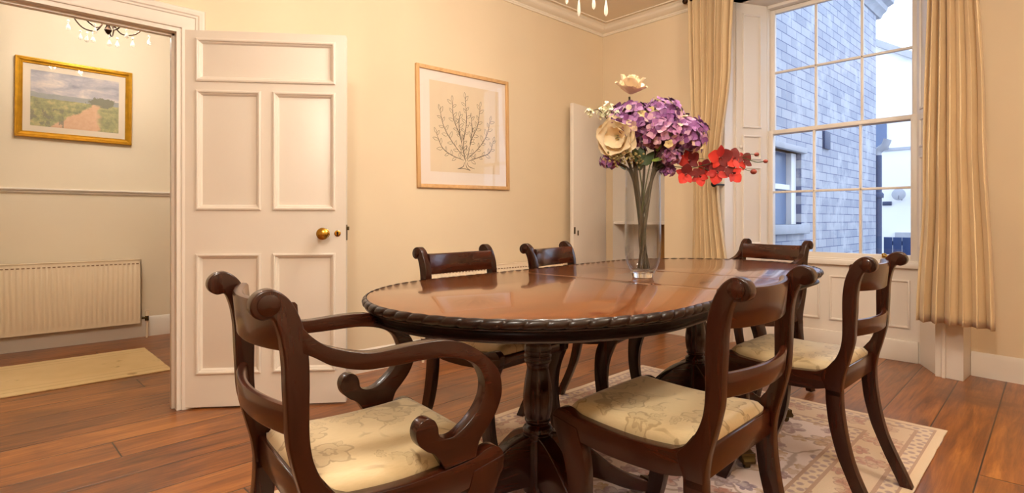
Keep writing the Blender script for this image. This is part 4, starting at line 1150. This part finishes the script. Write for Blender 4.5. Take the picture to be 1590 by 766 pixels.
def flower(name, label, cat, group=None):
    r = empty(name, (VX, VY, TZ + 0.03)); tag(r, label, cat, group); return r
def fobj(name, b, mat, parent, root):
    bmesh.ops.translate(b, vec=-Vector((VX, VY, TZ + 0.03)), verts=b.verts[:]); return obj(name, b, mat, parent, 80)
def hydrangea(c, rad, n, mats, label, size=0.0215, squash=0.85, cream=0.0):
    r = flower('hydrangea', label, 'flower', 'hydrangeas in the vase')
    fobj('stem', stem_to(c - UP * rad * 0.3, 0.0058, 0.005), M['stemm'], r, r)
    b = B()
    for i in range(n):
        t = (i + 0.5) / n; ph = math.acos(1 - 2 * t); th = PI * (1 + 5 ** 0.5) * i
        nv = Vector((math.cos(th) * math.sin(ph), math.sin(th) * math.sin(ph), math.cos(ph)))
        if nv.z < -0.75: continue
        rr = rad * fr_.uniform(0.80, 1.04); o = c + Vector((nv.x * rr, nv.y * rr, nv.z * rr * squash))
        nn = (nv + Vector((fr_.uniform(-.35, .35), fr_.uniform(-.35, .35), fr_.uniform(-.2, .35)))).normalized()
        cr = fr_.random() < cream
        floret(b, o, nn, size * (0.8 if cr else 1) * fr_.uniform(0.85, 1.2), 4 if not cr else 5, 1 if cr else 0)
    # inner mass of small petals so nothing shows through
    for i in range(n // 3):
        nv = Vector((fr_.gauss(0, 1), fr_.gauss(0, 1), fr_.gauss(0, 1))).normalized(); floret(b, c + Vector((nv.x, nv.y, nv.z * squash)) * rad * 0.72, nv, size * 1.1, 4, 0)
    fobj('flower_head', b, [M[mats], M['hydcream']], r, r)
    return r
hydrangea(at(-0.045, 1.382, -0.02), 0.088, 84, 'hyd', 'purple hydrangea head at the upper left, just below the top cream magnolia', cream=0.05)
hydrangea(at(0.065, 1.395, 0.0), 0.092, 88, 'hyd', 'large purple hydrangea head at the top middle of the bouquet', cream=0.08)
hydrangea(at(0.150, 1.328, -0.01), 0.094, 90, 'hyd', 'purple hydrangea head at the right, directly above the red orchid spray', cream=0.09)
hydrangea(at(0.055, 1.320, -0.065), 0.075, 64, 'hyd2', 'pinkish mauve hydrangea head at the front centre above the green leaf', cream=0.06)
hydrangea(at(-0.125, 1.235, 0.01), 0.038, 34, 'hyd', 'small dark purple hydrangea hanging low at the left under the cream bloom', 0.014)
hydrangea(at(0.092, 1.195, -0.02), 0.024, 16, 'hyd', 'small violet hydrangea at the right rim of the vase', 0.016)
hydrangea(at(0.085, 1.245, -0.06), 0.036, 26, 'hyd2', 'small pink hydrangea tucked above the vase rim beside the red orchids', 0.018)
hydrangea(at(0.03, 1.36, 0.085), 0.085, 70, 'hyd', 'purple hydrangea head at the back of the bouquet facing the corner')

def magnolia(c, axis, rad, label, mat, layers, name='magnolia', ruf=0.02):
    r = flower(name, label, 'flower')
    ax = Vector(axis).normalized(); fobj('stem', stem_to(c - ax * 0.01, 0.004, 0.004), M['stemm'], r, r)
    x, y, z = frame_from(ax); b = B()
    for (n, op, L, W) in layers:
        for k in range(n):
            a = 2*PI*(k + 0.37 * op) / n + fr_.uniform(-.12, .12); d0 = x * math.cos(a) + y * math.sin(a)
            d = d0 * math.sin(op) + z * math.cos(op)
            petal(b, c + d0 * 0.004, d, z - d0 * 0.3, rad * L, rad * W, 0.22, -0.12, 6, 6, ruf)
    fobj('petals', b, M[mat], r, r)
    b = B(); 
    for i in range(16): sphere(b, c + z * 0.012 + x * fr_.uniform(-.006, .006) + y * fr_.uniform(-.006, .006), 0.0035, sub=1)
    fobj('flower_centre', b, M['budg'], r, r)
magnolia(at(-0.053, 1.492, -0.01), RT * 0.1 + UP - FW * 0.45, 0.086, 'cream white magnolia standing highest at the top of the bouquet', 'magn', [(5, 1.15, 0.85, 0.8), (4, 0.72, 0.95, 0.85), (3, 0.35, 0.85, 0.75)])
magnolia(at(-0.105, 1.318, -0.045), -RT * 0.5 - FW * 0.8 - UP * 0.15, 0.083, 'large ruffled cream bloom at the left side of the bouquet', 'ros', [(6, 1.5, 1.0, 1.25), (5, 1.2, 0.9, 1.2), (4, 0.9, 0.7, 1.0)], 'cream_rose', 0.05)

def sprig(name, label, pts, tips, mat, n, spread, rs, cat='flower'):
    r = flower(name, label, cat)
    fobj('stem', stem_to(tips[0], 0.0025, 0.0012, 'stemm', pts), M['stemm'], r, r)
    for tpn in tips:
        b = B()
        for i in range(n):
            o = tpn + Vector((fr_.gauss(0, spread), fr_.gauss(0, spread), fr_.gauss(0, spread * 0.7)))
            nv = (o - tpn).normalized() + UP * 0.4
            floret(b, o, nv, rs, 5) if mat == 'sprig' else sphere(b, o, rs, sub=1)
        fobj('blossoms', b, M[mat], r, r)
    return r
s1 = sprig('white_sprig', 'thin sprig of tiny white blossoms reaching out furthest left', [at(-0.10, 1.33, 0.0), at(-0.17, 1.424, -0.02)], [at(-0.212, 1.418, -0.02)], 'sprig', 13, 0.009, 0.0075)
s2 = sprig('white_sprig', 'cluster of small white blossoms above the ruffled cream bloom', [at(-0.09, 1.30, 0.01)], [at(-0.140, 1.435, -0.02), at(-0.128, 1.405, -0.045), at(-0.155, 1.425, 0.0)], 'sprig', 20, 0.014, 0.008)
s3 = sprig('berry_sprig', 'greenish brown berry cluster low at the left above the vase rim', [at(-0.05, 1.20, -0.02)], [at(-0.080, 1.255, -0.055), at(-0.115, 1.235, -0.045), at(-0.045, 1.235, -0.06)], 'budg', 42, 0.017, 0.0048)

def leafy(label, tips, mat, L=0.06):
    r = flower('leaf_stem', label, 'leaves')
    fobj('stem', stem_to(tips[0][0], 0.0035, 0.002, 'stemg'), M['stemg'], r, r)
    for o, d, k in tips:
        b = B(); petal(b, o, Vector(d), UP - FW * 0.6, L * k, L * 0.62 * k, 0.12, -0.3, 7, 4, 0.0, 0.35); fobj('leaf', b, M[mat], r, r)
leafy('fresh green leaf at the front just above the vase rim', [(at(0.020, 1.225, -0.065), RT * 1.0 + UP * 0.15 - FW * .2, 0.9), (at(0.035, 1.262, -0.07), RT * 0.7 + UP * 0.9, 0.55)], 'leafl')
leafy('dark green leaves in the centre below the purple flower heads', [(at(-0.03, 1.22, -0.05), -RT * 0.3 + UP * 1.0, 1.1), (at(0.0, 1.21, -0.045), RT * 0.5 + UP * 0.9, 1.1), (at(0.03, 1.20, -0.03), RT * 1 + UP * 0.2, 1.0), (at(-0.02, 1.21, -0.03), RT * 0.1 + UP, 1.3), (at(0.04, 1.21, -0.02), RT * 0.8 + UP * 0.7, 1.1)], 'leafd')
leafy('dark green leaves at the back of the bouquet near the rim', [(at(-0.05, 1.20, 0.05), -RT + UP * 0.6, 1.2), (at(0.0, 1.20, 0.06), FW + UP * 0.8, 1.2), (at(0.06, 1.20, 0.05), RT + UP * 0.5, 1.2)], 'leafd')

def orchid():
    r = flower('orchid_spray', 'spray of bright red orchids leaning out to the right of the vase', 'flower')
    main = [at(0.085, 1.215, -0.01), at(0.18, 1.205, -0.01), at(0.28, 1.225, 0.0), at(0.38, 1.245, 0.0), at(0.445, 1.228, 0.0), at(0.478, 1.231, 0.0)]
    b = stem_to(main[0], 0.003, 0.002)
    tube(b, spline(main, 8), 0.0016, 6); tube(b, spline([at(0.33, 1.24, 0), at(0.40, 1.20, 0.0), at(0.430, 1.192, 0)], 6), 0.0012, 6)
    tube(b, spline([at(0.37, 1.245, 0), at(0.42, 1.258, 0), at(0.445, 1.258, 0)], 6), 0.0012, 6)
    tube(b, spline([at(0.155, 1.205, 0), at(0.20, 1.235, -0.02), at(0.235, 1.238, -0.02)], 6), 0.0012, 6); tube(b, spline([at(0.22, 1.21, 0), at(0.26, 1.195, 0)], 4), 0.0012, 6)
    fobj('stem', b, M['stemg'], r, r)
    for a, z, dd, rr, tw, tx in ((0.175, 1.232, -0.02, 0.044, 0.3, -.3), (0.158, 1.178, -0.03, 0.042, 1.2, 0.0), (0.218, 1.170, -0.01, 0.038, 2.0, .2), (0.290, 1.243, -0.03, 0.050, 0.1, 0.0), (0.350, 1.238, -0.01, 0.046, 0.9, .3),
                           (0.285, 1.185, -0.02, 0.046, 1.7, -.1), (0.345, 1.182, -0.02, 0.044, 2.6, .2), (0.400, 1.232, 0.01, 0.040, 0.5, .5), (0.245, 1.205, 0.01, 0.036, 0.9, 0.2)):
        c = at(a, z, dd); ax = (-FW + RT * tx + UP * fr_.uniform(-.2, .25)).normalized(); x, y, zz_ = frame_from(ax, tw); b = B()
        for k, (w, l) in enumerate(((0.62, 0.95), (1.05, 1.0), (0.62, 0.9), (0.62, 0.9), (1.05, 1.0))):
            an = PI/2 + 2*PI*k/5 + fr_.uniform(-.1, .1); d = x * math.cos(an) + y * math.sin(an)
            petal(b, c + d * 0.002, d + zz_ * fr_.uniform(-.05, .35), zz_, rr * l, rr * w, 0.08, -0.12, 5, 4, 0.012)
        petal(b, c, -y * 0.6 + zz_, zz_, rr * 0.4, rr * 0.3, 0.5, 0.0, 3, 3)
        fobj('bloom', b, M['orch'], r, r)
    for a, z, rr in ((0.447, 1.258, 0.0085), (0.482, 1.231, 0.008), (0.435, 1.190, 0.011)):
        b = B(); sphere(b, at(a, z, 0), rr, (1.15, 1.15, 0.95), 2); fobj('bud', b, M['budr'], r, r)
orchid()

# ------------------------------------------------------------------ chandeliers
def drop(b, p, L, r):
    lathe(b, [(0.0, 0.0), (r * 0.35, -L * 0.12), (r * 0.25, -L * 0.18), (r * 0.7, -L * 0.45), (r, -L * 0.72), (r * 0.8, -L * 0.90), (0.0, -L)], c=p, seg=8)
def chandelier(name, loc, label, R, narm, power, color, dips, zc, ceil, bulb_r=0.016):
    """loc: centre at the arm hub; dips: (angle, radius, z, length, r) hanging crystals"""
    r = empty(name, loc); tag(r, label, 'chandelier')
    b = B(); tube(b, [(0, 0, 0.05), (0, 0, ceil - loc[2] - 0.02)], 0.005, 8); obj('suspension_rod', b, M['bronze'], r)
    b = B(); lathe(b, [(0.055, 0), (0.06, 0.008), (0.03, 0.02)], c=(0, 0, ceil - loc[2] - 0.0205), seg=24); obj('ceiling_rose', b, M['bronze'], r)
    b = B(); lathe(b, [(0.0, -0.10), (0.012, -0.09), (0.022, -0.07), (0.012, -0.04), (0.02, 0.0), (0.035, 0.03), (0.012, 0.07), (0.0, 0.08)], seg=20); obj('hub', b, M['bronze'], r)
    for k in range(narm):
        a = 2 * PI * k / narm + 0.35; c, s = math.cos(a), math.sin(a)
        P = [(0.02*c, 0.02*s, 0.0), (R*0.35*c, R*0.35*s, -0.075), (R*0.72*c, R*0.72*s, -0.065), (R*0.98*c, R*0.98*s, -0.01), (R*c, R*s, 0.02)]
        b = B(); tube(b, spline(P, 6), 0.0045, 8); lathe(b, [(0.006, 0.018), (0.024, 0.026), (0.026, 0.03), (0.008, 0.03)], c=(R*c, R*s, 0), seg=16)
        arm = obj('arm', b, M['bronze'], r)
        b = B(); lathe(b, [(0.010, 0.03), (0.010, 0.095), (0.0, 0.097)], c=(R*c, R*s, 0), seg=14); obj('candle_sleeve', b, M['white'], arm)
        b = B(); lathe(b, [(0.007, 0.097), (0.014, 0.112), (bulb_r, 0.126), (0.012, 0.144), (0.004, 0.160), (0.0, 0.163)], c=(R*c, R*s, 0), seg=14); obj('bulb', b, M['bulb'], arm)
        l = point_light('chandelier_bulb_light', (R*c, R*s, 0.135), power / narm, 0.026, color); l.parent = r
    b = B()
    for (a, rr, z, L, rd) in dips:
        p = (rr * math.cos(a), rr * math.sin(a), z); 
        bb = B(); drop(bb, p, L, rd); tube(bb, [p, (p[0], p[1], z + 0.02)], 0.0008, 5); sphere(bb, (p[0], p[1], z + 0.012), rd * 0.62, sub=1)
        obj('crystal_drop', bb, M['crystal'], r, 0)
    b.free()
    return r
def cam_dip(loc, wx, wy, wz, L, rd):
    dx, dy = wx - loc[0], wy - loc[1]; return (math.atan2(dy, dx), math.hypot(dx, dy), wz + L - loc[2], L, rd)
dl = (-1.53, 1.88, 2.24)
dd_ = [cam_dip(dl, -1.585, 1.818, 1.946, 0.07, 0.007), cam_dip(dl, -1.549, 1.857, 1.893, 0.10, 0.007), cam_dip(dl, -1.504, 1.904, 1.923, 0.075, 0.008), cam_dip(dl, -1.467, 1.943, 1.893, 0.085, 0.009)]
for k in range(5):
    a = 2 * PI * k / 5 + 0.35
    dd_ += [(a, 0.20, -0.055, 0.05, 0.008), (a + 0.6, 0.12, -0.14, 0.06, 0.008)]
for (a, rr, z, L, rd) in list(dd_[:4]): pass
chandelier('crystal_chandelier', dl, 'crystal drop chandelier hanging over the dining table, mostly above the view', 0.20, 5, 76, (1.0, 0.95, 0.87), dd_, 0, CEIL)
hl = (-4.50, 0.535, 2.335)
dh = [cam_dip(hl, -4.50, y, z, 0.05, 0.014) for y, z in ((0.328, 2.215), (0.423, 2.160), (0.455, 2.165), (0.542, 2.160), (0.585, 2.160), (0.671, 2.180), (0.765, 2.215))]
dh += [cam_dip(hl, -4.62, 0.40, 2.20, 0.045, 0.012), cam_dip(hl, -4.36, 0.45, 2.19, 0.045, 0.012), cam_dip(hl, -4.38, 0.62, 2.20, 0.045, 0.012)]
chandelier('crystal_chandelier', hl, 'small hall chandelier with dark curved arms and clear crystal drops through the doorway', 0.20, 5, 46, (1.0, 0.97, 0.92), dh, 0, CEIL)

# ------------------------------------------------------------------ outside the window
def brick_mat():
    t = MT('painted_brick'); p = t.pos(); x, y, z = t.xyz(p)
    br = t.n('TexBrick'); t.link(t.comb(y, z, 0.0), br.inputs['Vector'])
    br.inputs['Color1'].default_value = rgba((170, 174, 184)); br.inputs['Color2'].default_value = rgba((144, 150, 166)); br.inputs['Mortar'].default_value = rgba((92, 100, 130))
    br.inputs['Scale'].default_value = 1.0; br.inputs['Mortar Size'].default_value = 0.0055; br.inputs['Brick Width'].default_value = 0.30; br.inputs['Row Height'].default_value = 0.108
    br.inputs['Mortar Smooth'].default_value = 0.25; br.inputs['Bias'].default_value = -0.1
    n = t.noise(p, 3, 5, 0.6)
    t.col(t.mix(t.step(n, 0.48, 0.72), br.outputs['Color'], (184, 188, 196))); t.set(Roughness=0.9)
    t.bump(br.outputs['Fac'], -0.4, 0.01); return t.m
M['brick'] = brick_mat()
M['render'] = plain('white_render', (236, 238, 240), 0.9, var=0.02, scale=1)
M['stone'] = plain('grey_stone', (176, 180, 190), 0.85, var=0.06)
M['pipe'] = plain('dark_blue_iron', (52, 68, 104), 0.5, var=0.08)
M['navy'] = plain('navy_painted_wood', (44, 66, 112), 0.6, var=0.1)
M['extglass'] = plain('dull_window_glass', (110, 128, 160), 0.2, var=0.05)
M['ground'] = plain('yard_paving', (120, 122, 128), 0.9, var=0.06)
XB = -2.42
nb = empty('brick_building', (XB - 1.5, 8.2, 0)); tag(nb, 'pale painted brick house wall with stone eaves outside the window', 'building')
def ob(name, b, mat, parent, **k):
    bmesh.ops.translate(b, vec=-Vector(parent['_o']), verts=b.verts[:]) if False else None
    return obj(name, b, mat, parent, **k)
OFF = Vector((-(XB - 1.5), -8.2, 0))
def nbo(name, b, mat, parent=None):
    bmesh.ops.translate(b, vec=OFF, verts=b.verts[:]); return obj(name, b, mat, parent or nb, 30)
b = B()
box(b, (XB - 3, 7.05, 0), (XB, 10.33, 4.6)); box(b, (XB - 3, 5.2, 0), (XB, 7.05, 0.95)); box(b, (XB - 3, 5.2, 1.80), (XB, 7.05, 4.6)); box(b, (XB - 3, 5.2, .95), (XB, 5.7, 1.80))
nbo('wall', b, M['brick'])
b = B(); box(b, (XB - 0.16, 5.7, 0.95), (XB - 0.12, 7.05, 1.80)); wn_ = nbo('window', b, M['extglass'])
b = B(); box(b, (XB - 0.12, 5.7, 0.95), (XB - 0.08, 5.78, 1.80)); box(b, (XB - 0.12, 6.90, 0.95), (XB - 0.06, 7.05, 1.80)); box(b, (XB - 0.12, 5.7, 1.36), (XB - 0.08, 7.0, 1.42)); box(b, (XB - 0.12, 6.3, 0.95), (XB - 0.08, 6.36, 1.80))
nbo('window_frame', b, M['render'], wn_)
b = B(); box(b, (XB - 0.1, 5.6, 0.84), (XB + 0.07, 7.15, 0.95), 0.01); box(b, (XB - 0.1, 5.6, 1.80), (XB + 0.05, 7.12, 1.87), 0.01); nbo('stone_sill', b, M['stone'])
b = B(); prism(b, [(XB - 0.2, 4.30), (XB + 0.02, 4.30), (XB + 0.05, 4.36), (XB + 0.10, 4.40), (XB + 0.12, 4.46), (XB + 0.20, 4.50), (XB + 0.22, 4.62), (XB - 0.2, 4.62)], 5.2, 10.55, 0.0, 1)
nbo('eaves', b, M['stone'])
b = B(); box(b, (XB, 7.80, 1.93), (XB + 0.03, 8.02, 2.16), 0.004); nbo('wall_vent', b, M['pipe'])
dp = empty('drainpipe', (XB + 0.0, 10.42, 0)); tag(dp, 'dark drainpipe with bent top outside at the corner of the brick house', 'drainpipe')
b = B(); tube(b, [(0, 0, 0.0), (0, 0, 2.05)], 0.062, 14); 
obj('pipe', b, M['pipe'], dp)
b = B(); tube(b, spline([(0, 0, 2.03), (0.01, 0, 2.12), (0.10, 0, 2.20), (0.14, 0, 2.30)], 5), 0.058, 14); obj('bend', b, M['stone'], dp)
b = B(); lathe(b, [(0.085, 1.36), (0.09, 1.42), (0.07, 1.45)], seg=16); obj('collar', b, M['pipe'], dp)
wb_ = empty('white_house', (-0.5, 15.0, 0)); tag(wb_, 'bright white rendered house beyond the yard outside the window', 'building')
b = B(); prism(b, [(-6, 0), (6, 0), (6, 2.0), (2.0, 2.0), (-2.2, 4.55), (-4.6, 6.1), (-6, 6.1)], 0, 4, 0, 1); obj('wall', b, M['render'], wb_)
b = B(); prism(b, [(-6, 6.1), (-4.6, 6.1), (-2.2, 4.55), (2.0, 2.0), (2.05, 2.1), (-2.15, 4.68), (-4.55, 6.24), (-6, 6.24)], -0.12, 4.1, 0, 1); obj('coping', b, M['stone'], wb_)
b = B(); box(b, (-6, -0.03, 2.60), (6, 0.0, 2.66)); obj('string_course', b, M['stone'], wb_)
b = B(); box(b, (-3.7, -0.02, 2.70), (-2.80, 0.02, 3.24)); w_ = obj('window', b, M['extglass'], wb_)
b = B(); box(b, (-3.75, -0.06, 2.64), (-2.76, 0.0, 2.70)); obj('stone_sill', b, M['stone'], w_)
b = B(); box(b, (-2.88, -0.03, 1.34), (-2.70, 0.0, 1.43), 0.01); sg_ = obj('wall_plaque', b, M['pipe'], wb_)
b = B(); box(b, (-2.62, -0.10, 0.0), (-1.2, 0.0, 0.72)); obj('plinth', b, M['stone'], wb_)
sd = empty('satellite_dish', (-3.03, 14.8, 1.58)); tag(sd, 'round pale satellite dish on the white house wall outside', 'satellite dish')
b = B(); lathe(b, [(0.0, 0.025), (0.06, 0.02), (0.11, 0.008), (0.135, 0.0), (0.132, -0.005), (0.06, 0.014), (0.0, 0.018)], M=Matrix.Rotation(PI/2, 4, 'X'), seg=28); obj('dish', b, M['stone'], sd)
b = B(); tube(b, [(0, 0.0, -0.02), (0.02, 0.198, -0.12)], 0.012, 8); tube(b, [(0, -0.02, -0.10), (0.03, -0.12, -0.03)], 0.006, 6); obj('bracket', b, M['pipe'], sd)
gt = empty('yard_fence', (-1.98, 12.2, 0.08)); tag(gt, 'low dark blue painted fence in the yard beyond the brick wall', 'fence')
for k in range(16):
    b = B(); box(b, (-0.75 + k * 0.145, -0.012, 0.0), (-0.75 + k * 0.145 + 0.135, 0.012, 0.60), 0.004); obj('board', b, M['navy'], gt)
b = B(); box(b, (-0.75, 0.012, 0.45), (1.57, 0.05, 0.53)); box(b, (-0.75, 0.012, 0.1), (1.57, 0.05, 0.18)); obj('rail', b, M['navy'], gt)
b = B(); box(b, (-9, 4.95, -0.5), (8, 22, -0.02)); o = obj('yard_ground', b, M['ground']); o['kind'] = 'structure'
